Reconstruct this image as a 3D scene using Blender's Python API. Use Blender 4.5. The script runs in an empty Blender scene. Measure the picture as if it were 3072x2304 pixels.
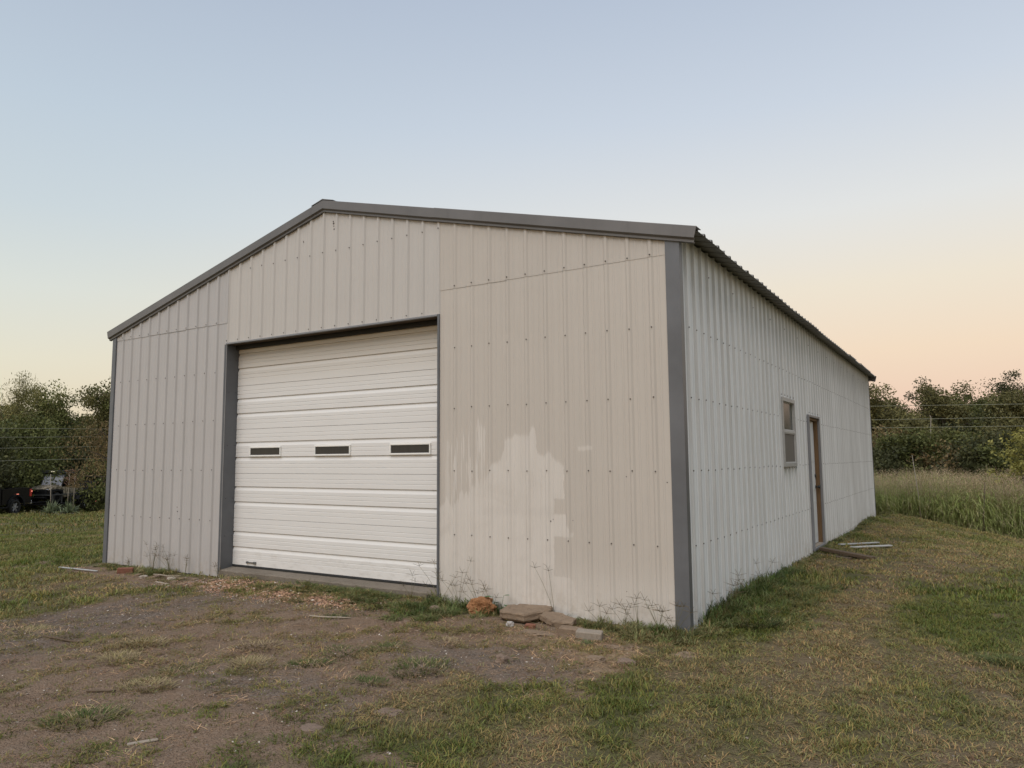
import bpy, bmesh, math, random
import numpy as np
from mathutils import Vector, Matrix, Euler, noise as mnoise
R = math.radians
random.seed(7)
S = bpy.context.scene
COL = S.collection

# ------------------------------------------------------------------ camera, sky, sun, exposure
cam_data = bpy.data.cameras.new('camera')
cam = bpy.data.objects.new('camera', cam_data)
COL.objects.link(cam)
S.camera = cam
CAM = Vector((11.4027, -6.5323, 1.5))
yaw, pitch, roll = .5531, .1015, -.0074
fw = Vector((-math.sin(yaw) * math.cos(pitch), math.cos(yaw) * math.cos(pitch), math.sin(pitch)))
rt = Vector((math.cos(yaw), math.sin(yaw), 0))
up = rt.cross(fw)
rt, up = rt * math.cos(roll) + up * math.sin(roll), -rt * math.sin(roll) + up * math.cos(roll)
cam.matrix_world = Matrix(((rt.x, up.x, -fw.x, CAM.x), (rt.y, up.y, -fw.y, CAM.y), (rt.z, up.z, -fw.z, CAM.z), (0, 0, 0, 1)))
cam_data.sensor_width = 36
cam_data.lens = 2220.2562 / 3072 * 36
cam_data.clip_start = .05
cam_data.clip_end = 3000

SUN_EL, SUN_AZ = R(56), math.atan2(-.97, .02)          # direction towards the sun: afterglow behind the camera
world = bpy.data.worlds.new('World')
S.world = world
world.use_nodes = True
wn, wl = world.node_tree.nodes, world.node_tree.links
wn.clear()
def lin(r, g, b, k=1.0):
    f = lambda c: ((c / 255 + .055) / 1.055) ** 2.4 if c > 10 else c / 255 / 12.92
    return (f(r) * k, f(g) * k, f(b) * k, 1)
def wramp(stops):
    n = wn.new('ShaderNodeValToRGB')
    e = n.color_ramp.elements
    e[0].position, e[0].color = stops[0][0], lin(*stops[0][1])
    e[1].position, e[1].color = stops[-1][0], lin(*stops[-1][1])
    for p, c in stops[1:-1]:
        x = e.new(p); x.color = lin(*c)
    return n
tc = wn.new('ShaderNodeTexCoord')
sep = wn.new('ShaderNodeSeparateXYZ')
wl.new(tc.outputs['Generated'], sep.inputs[0])
# west-ish side of the sky and the pinker north side, both by elevation
ra = wramp([(0, (222, 208, 182)), (.05, (228, 215, 192)), (.12, (229, 223, 206)), (.2, (221, 224, 218)), (.29, (206, 216, 222)), (.40, (195, 208, 221)), (.54, (181, 193, 211)), (1, (128, 146, 178))])
rb = wramp([(0, (220, 184, 180)), (.07, (230, 196, 184)), (.13, (238, 210, 188)), (.21, (237, 222, 203)), (.30, (228, 226, 224)), (.42, (206, 213, 225)), (.54, (189, 199, 216)), (1, (132, 148, 180))])
wl.new(sep.outputs['Z'], ra.inputs[0]); wl.new(sep.outputs['Z'], rb.inputs[0])
azm = wn.new('ShaderNodeMapRange'); azm.interpolation_type = 'SMOOTHSTEP'
azm.inputs['From Min'].default_value = .35; azm.inputs['From Max'].default_value = 1.0
wl.new(sep.outputs['Y'], azm.inputs['Value'])
mx = wn.new('ShaderNodeMix'); mx.data_type = 'RGBA'
wl.new(azm.outputs[0], mx.inputs['Factor']); wl.new(ra.outputs[0], mx.inputs['A']); wl.new(rb.outputs[0], mx.inputs['B'])
sky = wn.new('ShaderNodeTexSky'); sky.sky_type = 'NISHITA'; sky.sun_disc = False
sky.sun_elevation = R(3); sky.sun_rotation = math.pi / 2 - SUN_AZ
b1 = wn.new('ShaderNodeBackground'); b1.inputs['Strength'].default_value = .895
b2 = wn.new('ShaderNodeBackground'); b2.inputs['Strength'].default_value = .05
wl.new(mx.outputs['Result'], b1.inputs['Color']); wl.new(sky.outputs[0], b2.inputs['Color'])
ad = wn.new('ShaderNodeAddShader'); wo = wn.new('ShaderNodeOutputWorld')
wl.new(b1.outputs[0], ad.inputs[0]); wl.new(b2.outputs[0], ad.inputs[1]); wl.new(ad.outputs[0], wo.inputs[0])

sun_data = bpy.data.lights.new('sun', 'SUN')
sun_data.energy = 2.6
sun_data.angle = R(50)
sun_data.color = (1.0, .972, .945)
sun = bpy.data.objects.new('sun', sun_data)
COL.objects.link(sun)
sd = Vector((math.cos(SUN_AZ) * math.cos(SUN_EL), math.sin(SUN_AZ) * math.cos(SUN_EL), math.sin(SUN_EL)))
sun.rotation_euler = sd.to_track_quat('Z', 'Y').to_euler()

vs = S.view_settings
vs.view_transform = 'Standard'; vs.look = 'None'; vs.gamma = 1; vs.use_curve_mapping = False; vs.exposure = 0.0
S.cycles.max_bounces = 6

# ------------------------------------------------------------------ material helpers
class NT:
    def __init__(s, name):
        s.m = bpy.data.materials.new(name); s.m.use_nodes = True
        s.t = s.m.node_tree; s.t.nodes.clear()
        s.out = s.n('ShaderNodeOutputMaterial')
        s.b = s.n('ShaderNodeBsdfPrincipled')
        s.l(s.b.outputs[0], s.out.inputs['Surface'])
        s._co = None
    def n(s, t, **k):
        x = s.t.nodes.new(t)
        for a, v in k.items(): setattr(x, a, v)
        return x
    def l(s, a, b): s.t.links.new(a, b)
    def co(s):
        if s._co is None: s._co = s.n('ShaderNodeTexCoord').outputs['Object']
        return s._co
    def pos(s): return s.n('ShaderNodeNewGeometry').outputs['Position']
    def mapped(s, src, scale):
        m = s.n('ShaderNodeMapping'); m.inputs['Scale'].default_value = scale
        s.l(src, m.inputs[0]); return m.outputs[0]
    def noise(s, src, scale, detail=4, rough=.55, dist=0):
        x = s.n('ShaderNodeTexNoise')
        x.inputs['Scale'].default_value = scale; x.inputs['Detail'].default_value = detail
        x.inputs['Roughness'].default_value = rough; x.inputs['Distortion'].default_value = dist
        s.l(src, x.inputs['Vector']); return x.outputs['Fac']
    def ramp(s, src, stops):
        x = s.n('ShaderNodeValToRGB'); e = x.color_ramp.elements
        c4 = lambda c: (c, c, c, 1) if not hasattr(c, '__len__') else tuple(c)[:3] + (1,)
        e[0].position, e[0].color = stops[0][0], c4(stops[0][1])
        e[1].position, e[1].color = stops[-1][0], c4(stops[-1][1])
        for p, c in stops[1:-1]:
            y = e.new(p); y.color = c4(c)
        s.l(src, x.inputs[0]); return x.outputs[0]
    def mix(s, f, a, b, mode='MIX'):
        x = s.n('ShaderNodeMix', data_type='RGBA', blend_type=mode)
        for v, k in ((f, 'Factor'), (a, 'A'), (b, 'B')):
            if hasattr(v, 'links') or isinstance(v, bpy.types.NodeSocket): s.l(v, x.inputs[k])
            elif hasattr(v, '__len__'): x.inputs[k].default_value = tuple(v)[:3] + (1,)
            elif k == 'Factor': x.inputs[k].default_value = v
            else: x.inputs[k].default_value = (v, v, v, 1)
        return x.outputs['Result']
    def math(s, op, a, b=None, clamp=False):
        x = s.n('ShaderNodeMath', operation=op, use_clamp=clamp)
        for i, v in enumerate((a, b)):
            if v is None: continue
            if isinstance(v, bpy.types.NodeSocket): s.l(v, x.inputs[i])
            else: x.inputs[i].default_value = v
        return x.outputs[0]
    def maprange(s, src, a, b, c=0, d=1):
        x = s.n('ShaderNodeMapRange', interpolation_type='SMOOTHSTEP')
        for k, v in (('From Min', a), ('From Max', b), ('To Min', c), ('To Max', d)): x.inputs[k].default_value = v
        s.l(src, x.inputs['Value']); return x.outputs[0]
    def sepxyz(s, src):
        x = s.n('ShaderNodeSeparateXYZ'); s.l(src, x.inputs[0]); return x.outputs
    def attr(s, name, typ='GEOMETRY'):
        x = s.n('ShaderNodeAttribute', attribute_name=name, attribute_type=typ); return x.outputs
    def bump(s, h, strength, dist=.01):
        x = s.n('ShaderNodeBump'); x.inputs['Strength'].default_value = strength; x.inputs['Distance'].default_value = dist
        s.l(h, x.inputs['Height']); s.l(x.outputs[0], s.b.inputs['Normal'])
    def set(s, color=None, rough=None, metal=None, spec=None):
        for k, v in (('Base Color', color), ('Roughness', rough), ('Metallic', metal), ('Specular IOR Level', spec)):
            if v is None: continue
            if isinstance(v, bpy.types.NodeSocket): s.l(v, s.b.inputs[k])
            elif hasattr(v, '__len__'): s.b.inputs[k].default_value = tuple(v)[:3] + (1,)
            else: s.b.inputs[k].default_value = v
        return s
def simple(name, c, rough=.6, metal=0, spec=.5, var=.25, scale=9, bump=0):
    t = NT(name)
    n = t.noise(t.co(), scale, 5, .6)
    t.set(t.mix(n, [x * (1 - var) for x in c], [min(1, x * (1 + var)) for x in c]), rough, metal, spec)
    if bump: t.bump(t.noise(t.co(), scale * 4, 4, .6), bump, .01)
    return t.m

# painted corrugated sheet; every panel's mesh is in building coordinates
def sheet_mat(name, base, patch=False, dirt=1.0, streak=.06, spec=.5, rib_shade_streak=0.0, ax=0):
    t = NT(name)
    co = t.co()
    xyz = t.sepxyz(co)
    n1 = t.noise(t.mapped(co, (1, 1, .10)), 5.0, 5, .6)
    n2 = t.noise(co, .55, 3, .5)
    n3 = t.noise(t.mapped(co, (1, 1, .035)), 46, 3, .6)
    c = t.mix(n1, [x * (1 - streak) for x in base], [min(1, x * (1 + streak)) for x in base])
    c = t.mix(t.math('MULTIPLY', n2, .16), c, (base[0] * .90, base[1] * .92, base[2] * .97))
    c = t.mix(t.math('MULTIPLY', t.maprange(n3, .5, .8), .20), c, [x * .80 for x in base])
    if patch:
        # where the tan coat stops: height of its lower edge along the wall
        pts = [(6.40, .97), (6.52, 1.06), (6.60, 1.00), (6.72, 1.20), (6.80, 1.16), (6.90, 1.28), (7.08, 1.36), (7.10, 1.46), (7.16, 1.47), (7.24, 1.53), (7.255, 1.72), (7.36, 1.735), (7.40, 1.76), (7.56, 1.745), (7.60, 1.83), (7.64, 1.82), (7.65, 1.56), (7.74, 1.53), (7.80, 1.58), (7.86, 1.51), (7.93, 1.46), (7.96, 1.42), (7.965, .86), (8.015, .84), (8.02, .34), (8.06, .30), (8.08, .02), (9.2, .0)]
        fcr = t.n('ShaderNodeValToRGB'); el = fcr.color_ramp.elements
        f = lambda x: (x - 6.3) / 3.0
        el[0].position = 0; el[0].color = (.48,) * 3 + (1,); el[1].position = 1; el[1].color = (.0,) * 3 + (1,)
        for x, z in pts:
            q = el.new(f(x)); q.color = (z / 2,) * 3 + (1,)
        wob = t.math('MULTIPLY', t.math('SUBTRACT', t.noise(co, 7, 4, .65), .5), .07)
        xs = t.math('DIVIDE', t.math('SUBTRACT', t.math('ADD', xyz[0], wob), 6.3), 3.0, True)
        t.l(xs, fcr.inputs[0])
        h = t.math('MULTIPLY', fcr.outputs[0], 2.0)
        # brushed strokes on the left: long vertical fingers
        left = t.math('MULTIPLY', t.maprange(xyz[0], 6.44, 6.60), t.maprange(xyz[0], 7.02, 7.12, 1, 0))
        nbr = t.noise(t.mapped(co, (1, 1, .030)), 34, 3, .7)
        nb2 = t.noise(t.mapped(co, (1, 1, .012)), 21, 2, .5)
        d0 = t.math('SUBTRACT', h, xyz[2])
        wob2 = t.math('ADD', t.math('MULTIPLY', t.math('SUBTRACT', t.noise(co, 9, 4, .65), .5), .07), t.math('MULTIPLY', left, t.math('MULTIPLY', t.math('SUBTRACT', nbr, .5), .45)))
        solid = t.math('MULTIPLY', t.maprange(t.math('ADD', t.math('ADD', d0, wob2), t.math('MULTIPLY', t.math('SUBTRACT', nbr, .5), .10)), -.022, .030), t.math('MULTIPLY', t.maprange(t.noise(co, 2.1, 5, .65, .8), .32, .52, .60, .95), t.maprange(nbr, .35, .60, .78, 1)))
        dl = t.math('ADD', t.math('ADD', d0, .62), t.math('MULTIPLY', t.math('SUBTRACT', nb2, .5), 1.0))
        str_ = t.math('MULTIPLY', t.maprange(nbr, .49, .54), t.maprange(dl, .0, .06))
        str_ = t.math('MULTIPLY', str_, t.math('MULTIPLY', left, .9))
        # notches of tan left inside the bare part on its right side
        def box(x0, x1, z0, z1, e=.012):
            a = t.math('MULTIPLY', t.maprange(t.math('ADD', xyz[0], wob), x0 - e, x0 + e), t.maprange(t.math('ADD', xyz[0], wob), x1 - e, x1 + e, 1, 0))
            b = t.math('MULTIPLY', t.maprange(t.math('ADD', xyz[2], wob), z0 - e, z0 + e), t.maprange(t.math('ADD', xyz[2], wob), z1 - e, z1 + e, 1, 0))
            return t.math('MULTIPLY', a, b)
        notch = t.math('ADD', box(7.84, 8.1, .96, 1.11), box(7.84, 8.1, .36, .74), True)
        lo = t.math('MULTIPLY', t.maprange(t.math('ADD', xyz[2], wob), .0, .62, .85, 0), .9)
        m = t.math('MAXIMUM', t.math('MULTIPLY', t.math('MAXIMUM', solid, str_), t.math('SUBTRACT', 1.0, notch)), lo)
        m = t.math('MAXIMUM', m, t.math('MULTIPLY', box(8.12, 8.27, 1.585, 1.625), .7))
        m = t.math('MAXIMUM', m, t.math('MULTIPLY', box(8.02, 8.05, .74, .78), .6))
        bare = t.mix(n1, (.545, .502, .455), (.60, .557, .51))
        # rubbed smudges on the bare part
        sm = t.math('MULTIPLY', t.maprange(t.noise(co, 2.6, 5, .65, 1.2), .56, .74), .16)
        band = t.math('MULTIPLY', box(7.0, 7.85, .93, 1.01, .05), .14)
        bare = t.mix(t.math('ADD', sm, band), bare, (.36, .32, .29))
        c = t.mix(m, c, bare)
    if rib_shade_streak:
        # shade of the camera-facing rib flanks painted into the colour, broken up by noise
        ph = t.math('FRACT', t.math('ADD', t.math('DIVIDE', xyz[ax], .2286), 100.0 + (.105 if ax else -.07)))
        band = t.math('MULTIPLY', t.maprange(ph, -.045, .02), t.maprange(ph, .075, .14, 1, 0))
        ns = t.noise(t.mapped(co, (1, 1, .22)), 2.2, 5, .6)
        c = t.mix(t.math('MULTIPLY', band, t.maprange(ns, .25, .65, rib_shade_streak * .55, rib_shade_streak)), c, (.20, .185, .165))
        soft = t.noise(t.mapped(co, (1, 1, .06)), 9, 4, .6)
        c = t.mix(t.math('MULTIPLY', t.maprange(soft, .45, .75), rib_shade_streak * .35), c, (.30, .28, .25))
    # rust-coloured splash and dust at the foot of the wall
    foot = t.maprange(xyz[2], -.1, .38, 1, 0)
    nf = t.noise(co, 14, 5, .65)
    c = t.mix(t.math('MULTIPLY', t.math('MULTIPLY', foot, t.maprange(nf, .38, .7)), .42 * dirt), c, (.30, .235, .17))
    spk = t.maprange(t.noise(co, 60, 2, .5), .70, .74)
    c = t.mix(t.math('MULTIPLY', spk, t.math('MULTIPLY', foot, .5 * dirt)), c, (.16, .11, .08))
    t.set(c, .42, 0, spec)
    t.bump(t.noise(co, 1.3, 3, .5), .55, .014)
    return t.m

M = {}
M['front_tan'] = sheet_mat('tan painted sheet', (.468, .422, .372), patch=True)
M['front_upper'] = sheet_mat('tan sheet above the lap', (.455, .410, .362), dirt=0)
M['front_head'] = sheet_mat('beige sheet over the door', (.468, .436, .402), dirt=0)
M['front_grey'] = sheet_mat('lilac grey sheet', (.41, .388, .375), streak=.08, rib_shade_streak=.25)
M['side'] = sheet_mat('pale grey side sheet', (.73, .73, .72), streak=.06, rib_shade_streak=.50, ax=1)
M['inner'] = simple('unpainted inside of the sheets', (.25, .25, .25), .6)
def trim_mat(name, c, k=.25):
    t = NT(name); co = t.co()
    n = t.noise(co, 1.7, 4, .6); n2 = t.noise(t.mapped(co, (1, 1, .15)), 11, 4, .6)
    col = t.mix(t.math('MULTIPLY', n, 1.0), [x * (1 - k) for x in c], [x * (1 + k) for x in c])
    col = t.mix(t.math('MULTIPLY', t.maprange(n2, .55, .8), .3), col, [x * .6 for x in c])
    t.set(col, .42, 0, .5); t.bump(t.noise(co, 2.5, 2, .4), .3, .012)
    return t.m
M['trim'] = trim_mat('slate grey trim paint', (.112, .115, .123), .45)
M['trim_lite'] = trim_mat('worn lighter grey trim paint', (.19, .19, .198))
M['rake'] = trim_mat('weathered brown grey rake trim', (.130, .122, .118), .35)
M['roof'] = trim_mat('weathered brown grey roof sheet', (.155, .145, .130), .3)
M['door'] = None
t = NT('white door enamel'); co = t.co(); xyz = t.sepxyz(co)
n = t.noise(t.mapped(co, (1, 1, 5)), 1.5, 4, .5)
c = t.mix(n, (.62, .60, .575), (.68, .66, .635))
grime = t.math('MULTIPLY', t.maprange(t.noise(co, 22, 4, .7), .62, .75), .12)
c = t.mix(grime, c, (.40, .35, .30))
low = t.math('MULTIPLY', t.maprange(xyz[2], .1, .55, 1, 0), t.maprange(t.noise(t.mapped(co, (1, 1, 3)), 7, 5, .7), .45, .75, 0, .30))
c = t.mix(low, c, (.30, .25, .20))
yel = t.math('MULTIPLY', t.maprange(xyz[2], 2.3, 3.1), .6)  # browner towards the top: header shade painted into the enamel
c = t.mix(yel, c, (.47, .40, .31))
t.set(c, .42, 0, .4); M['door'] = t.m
M['seal'] = simple('black rubber seal and head shade', (.02, .02, .02), .8)
M['glass'] = NT('dusty dark glass').m
t = NT('dusty dark glass'); t.set(t.mix(t.noise(t.mapped(t.co(), (12, 1, 1)), 3, 4, .6), (.016, .016, .015), (.045, .040, .036)), .28, 0, .5); M['glass'] = t.m
t = NT('old window glass with painted tree reflection'); t.set(t.mix(t.noise(t.co(), 5, 5, .7, .6), (.020, .026, .020), (.085, .095, .080)), .22, 0, .25); M['glass_side'] = t.m  # mottled green of the upper pane is a painted-in reflection of trees
t = NT('fly screen over the lower pane'); t.set(t.mix(t.noise(t.mapped(t.co(), (1, 6, 1)), 6, 5, .6), (.10, .088, .074), (.165, .15, .13)), .6, 0, .3); M['screen'] = t.m
M['alu'] = simple('dull aluminium', (.34, .335, .32), .45, 0, .5, .3, 20)
M['alu_bright'] = simple('pale window bead', (.42, .41, .39), .45, 0, .5, .2, 20)
M['white_frame'] = simple('white plastic frame', (.72, .70, .66), .4, 0, .5, .06)
M['screw'] = simple('dark screw head', (.06, .045, .04), .6)
M['steel'] = simple('grey galvanised metal', (.16, .16, .155), .4, .5, .5, .4, 30)
M['knob'] = simple('black door hardware', (.015, .015, .015), .35)
def wood_mat(name, a, b, knots=True):
    t = NT(name); co = t.co()
    g = t.noise(t.mapped(co, (9, 9, .7)), 6, 6, .65, .4)
    c = t.mix(g, a, b)
    if knots:
        v = t.n('ShaderNodeTexVoronoi'); v.inputs['Scale'].default_value = 3.2
        t.l(t.mapped(co, (1.3, 1.3, 1)), v.inputs['Vector'])
        c = t.mix(t.maprange(v.outputs['Distance'], .05, .13, .85, 0), c, (.035, .02, .012))
    t.set(c, .8, 0, .2); t.bump(g, .5, .006); return t.m
M['wood'] = wood_mat('stained brown pine', (.085, .048, .024), (.215, .135, .072))
M['wood_old'] = wood_mat('rotten brown board', (.055, .038, .026), (.16, .115, .075), False)
M['wood_pale'] = wood_mat('weathered pale wood', (.22, .18, .135), (.37, .31, .25), False)
t = NT('concrete'); co = t.co()
c = t.mix(t.noise(co, 3, 6, .6), (.105, .086, .066), (.22, .187, .15)); c = t.mix(t.maprange(t.noise(co, 40, 3, .6), .5, .8), c, (.09, .07, .05))
t.set(c, .9, 0, .2); t.bump(t.noise(co, 35, 5, .7), .5, .008); M['concrete'] = t.m
M['oldwhite'] = simple('old white slab door paint', (.60, .60, .59), .5, 0, .4, .08)
def rock_mat(name, a, b, sc=9, bp=.8):
    t = NT(name); co = t.co()
    c = t.mix(t.noise(co, sc, 7, .7, .3), a, b)
    c = t.mix(t.maprange(t.noise(co, sc * 3.3, 4, .7), .55, .7, 0, .6), c, [x * .4 for x in a])
    t.set(c, .95, 0, .15); t.bump(t.noise(co, sc * 4, 6, .7), bp, .012); return t.m
M['rock_orange'] = rock_mat('rust orange crusty rock', (.17, .068, .032), (.43, .225, .105), 26, 1)
M['rock_brown'] = rock_mat('brown sandstone', (.135, .095, .065), (.29, .215, .15), 7)
M['rock_dark'] = rock_mat('dark brown stone', (.13, .09, .07), (.27, .20, .15), 9)
M['rock_grey'] = rock_mat('pinkish grey stone', (.27, .225, .18), (.46, .40, .335), 12)
M['rock_white'] = rock_mat('white quartz chip', (.33, .30, .28), (.50, .46, .43), 12)
M['brick_red'] = rock_mat('red clay brick', (.16, .068, .045), (.27, .125, .085), 16)
M['cmu'] = rock_mat('grey tan concrete block', (.22, .18, .14), (.37, .315, .255), 30)

# ------------------------------------------------------------------ object helpers
def tag(o, label=None, cat=None, group=None, kind=None):
    if label: o['label'] = label
    if cat: o['category'] = cat
    if group: o['group'] = group
    if kind: o['kind'] = kind
    return o
def empty(name, loc=(0, 0, 0), rz=0.0):
    o = bpy.data.objects.new(name, None); COL.objects.link(o)
    o.location = loc; o.rotation_euler = (0, 0, rz); o.empty_display_size = .2
    return o
def mesh_obj(name, verts, faces, mat, parent=None, smooth=False, loc=None, linked=True):
    m = bpy.data.meshes.new(name)
    m.from_pydata([tuple(v) for v in verts], [], faces)
    mats = mat if isinstance(mat, (list, tuple)) else [mat]
    for x in mats: m.materials.append(x)
    if smooth: m.polygons.foreach_set('use_smooth', [True] * len(m.polygons))
    m.update()
    o = bpy.data.objects.new(name, m)
    if linked: COL.objects.link(o)
    if parent: o.parent = parent
    if loc is not None: o.location = loc
    return o
def np_mesh(name, V, F, mat, attrs=None):
    """V (n,3), F (m,k) all the same size k"""
    m = bpy.data.meshes.new(name)
    V = np.asarray(V, dtype=np.float32); F = np.asarray(F, dtype=np.int32)
    k = F.shape[1]
    m.vertices.add(len(V)); m.vertices.foreach_set('co', V.ravel())
    m.loops.add(F.size); m.loops.foreach_set('vertex_index', F.ravel())
    m.polygons.add(len(F)); m.polygons.foreach_set('loop_start', np.arange(0, F.size, k, dtype=np.int32))
    m.polygons.foreach_set('loop_total', np.full(len(F), k, dtype=np.int32))
    for x in (mat if isinstance(mat, (list, tuple)) else [mat]): m.materials.append(x)
    if attrs:
        for n_, (typ, dom, data) in attrs.items():
            a = m.attributes.new(n_, typ, dom)
            a.data.foreach_set('color' if typ == 'FLOAT_COLOR' else ('vector' if typ == 'FLOAT_VECTOR' else 'value'), np.asarray(data, dtype=np.float32 if typ != 'INT' else np.int32).ravel())
    m.update(calc_edges=True)
    return m
class MB:
    def __init__(s): s.bm = bmesh.new()
    def box(s, x0, x1, y0, y1, z0, z1, bev=0, mat=0, rot=None, at=None):
        r = bmesh.ops.create_cube(s.bm, size=1)
        vs_ = r['verts']
        for v in vs_: v.co = Vector(((x0 + x1) / 2 + v.co.x * (x1 - x0), (y0 + y1) / 2 + v.co.y * (y1 - y0), (z0 + z1) / 2 + v.co.z * (z1 - z0)))
        if bev:
            es = list({e for v in vs_ for e in v.link_edges})
            r2 = bmesh.ops.bevel(s.bm, geom=es, offset=bev, segments=1, affect='EDGES')
            vs_ = list({v for f in r2['faces'] for v in f.verts} | {v for v in vs_ if v.is_valid})
        if rot is not None:
            mt = Matrix.Translation(at or (0, 0, 0)) @ rot
            for v in vs_: v.co = mt @ v.co
        for f in {f for v in vs_ for f in v.link_faces}: f.material_index = mat
        return s
    def prism(s, prof, y0, y1, mat=0, axis='y'):
        """polygon of (a,b) in the x-z plane (axis y), y-z plane (axis x) or x-y plane (axis z), pulled from y0 to y1"""
        f = {'y': lambda a, b, c: (a, c, b), 'x': lambda a, b, c: (c, a, b), 'z': lambda a, b, c: (a, b, c)}[axis]
        A = [s.bm.verts.new(f(a, b, y0)) for a, b in prof]
        B = [s.bm.verts.new(f(a, b, y1)) for a, b in prof]
        n = len(prof); fs = [s.bm.faces.new(A), s.bm.faces.new(B[::-1])]
        for i in range(n): fs.append(s.bm.faces.new((A[i], B[i], B[(i + 1) % n], A[(i + 1) % n])))
        for q in fs: q.material_index = mat
        return s
    def tube(s, pts, rads, sides=6, mat=0, cap=True):
        pts = [Vector(p) for p in pts]
        if not hasattr(rads, '__len__'): rads = [rads] * len(pts)
        rings = []
        for i, p in enumerate(pts):
            d = (pts[min(i + 1, len(pts) - 1)] - pts[max(i - 1, 0)]).normalized()
            a = d.cross(Vector((0, 0, 1)) if abs(d.z) < .9 else Vector((1, 0, 0))).normalized(); b = d.cross(a)
            rings.append([s.bm.verts.new(p + (a * math.cos(2 * math.pi * k / sides) + b * math.sin(2 * math.pi * k / sides)) * rads[i]) for k in range(sides)])
        for i in range(len(rings) - 1):
            for k in range(sides):
                f = s.bm.faces.new((rings[i][k], rings[i][(k + 1) % sides], rings[i + 1][(k + 1) % sides], rings[i + 1][k])); f.material_index = mat; f.smooth = True
        if cap:
            for rg in (rings[0], rings[-1][::-1]):
                try: f = s.bm.faces.new(rg); f.material_index = mat
                except ValueError: pass
        return s
    def disc(s, c, r, depth, axis='y', sides=24, mat=0, inner=0):
        """lathe-like wheel piece about the axis"""
        c = Vector(c)
        ax = {'x': Vector((1, 0, 0)), 'y': Vector((0, 1, 0)), 'z': Vector((0, 0, 1))}[axis]
        return s.tube([c - ax * depth / 2, c + ax * depth / 2], r, sides, mat)
    def build(s, name, mat, parent=None, loc=None, rot=None):
        bmesh.ops.recalc_face_normals(s.bm, faces=s.bm.faces)
        m = bpy.data.meshes.new(name); s.bm.to_mesh(m); s.bm.free()
        for x in (mat if isinstance(mat, (list, tuple)) else [mat]): m.materials.append(x)
        o = bpy.data.objects.new(name, m); COL.objects.link(o)
        if parent: o.parent = parent
        if loc is not None: o.location = loc
        if rot is not None: o.rotation_euler = rot
        return o

# ------------------------------------------------------------------ the ground
def sstep(x, a, b):
    t_ = np.clip((np.asarray(x, dtype=float) - a) / (b - a), 0, 1); return t_ * t_ * (3 - 2 * t_)
_rs = np.random.RandomState(3)
_waves = [(_rs.uniform(-1, 1, 2), _rs.uniform(0, 6.28)) for _ in range(60)]
def fnoise(x, y, freq, k0=0, n=10):
    """cheap smooth noise about -1..1"""
    v = 0
    for i in range(n):
        (a, b), ph = _waves[(k0 + i) % 60]
        q = freq * (0.6 + 1.3 * ((i * 7 % 10) / 10))
        L_ = math.hypot(a, b)
        v = v + np.sin(x * a / L_ * q * 6.28 + y * b / L_ * q * 6.28 + ph)
    return v / math.sqrt(n) / 1.2
def ground_z(x, y):
    x = np.asarray(x, dtype=float); y = np.asarray(y, dtype=float)
    z = -.052 + 0 * x
    z = z - 1.32 * np.clip((-x - 1) / 34, 0, 1.3)
    # falls away to the field behind and to the right
    z = z - .62 * sstep(x, 9.3, 13.2) * sstep(y, 5.0, 17.0) - .75 * sstep(y, 15.4, 19.5)
    # mown mound by the side wall, loose gravel pushed up to the sill
    z = z + .10 * np.exp(-((x - 9.35) / .55) ** 2 - ((y - 1.7) / 1.1) ** 2)
    z = z + .04 * np.exp(-((x - 9.2) / .5) ** 2) * sstep(y, 3, 5) * sstep(y, 15, 13)
    z = z + .055 * np.exp(-((y + .1) / .55) ** 2) * sstep(x, 2.5, 3.3) * sstep(x, 6.9, 6.0)
    amp = .012 + .03 * sstep(np.hypot(x - 11, y + 6), 9, 30)
    z = z + amp * fnoise(x, y, .35, 0) + .009 * fnoise(x, y, 1.6, 12) - .022 * np.exp(-((x - 5.0 - .12 * y) / .17) ** 2) * sstep(-y, .6, 1.6) - .022 * np.exp(-((x - 6.6 - .12 * y) / .17) ** 2) * sstep(-y, .6, 1.6)
    return z
def gz(x, y): return float(ground_z(np.array([x]), np.array([y]))[0])

def blob(x, y, cx, cy, rx, ry, rot=0.0):
    c, s_ = math.cos(rot), math.sin(rot)
    u = ((x - cx) * c + (y - cy) * s_) / rx; v = (-(x - cx) * s_ + (y - cy) * c) / ry
    return np.exp(-(u * u + v * v) ** 1.5)
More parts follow.
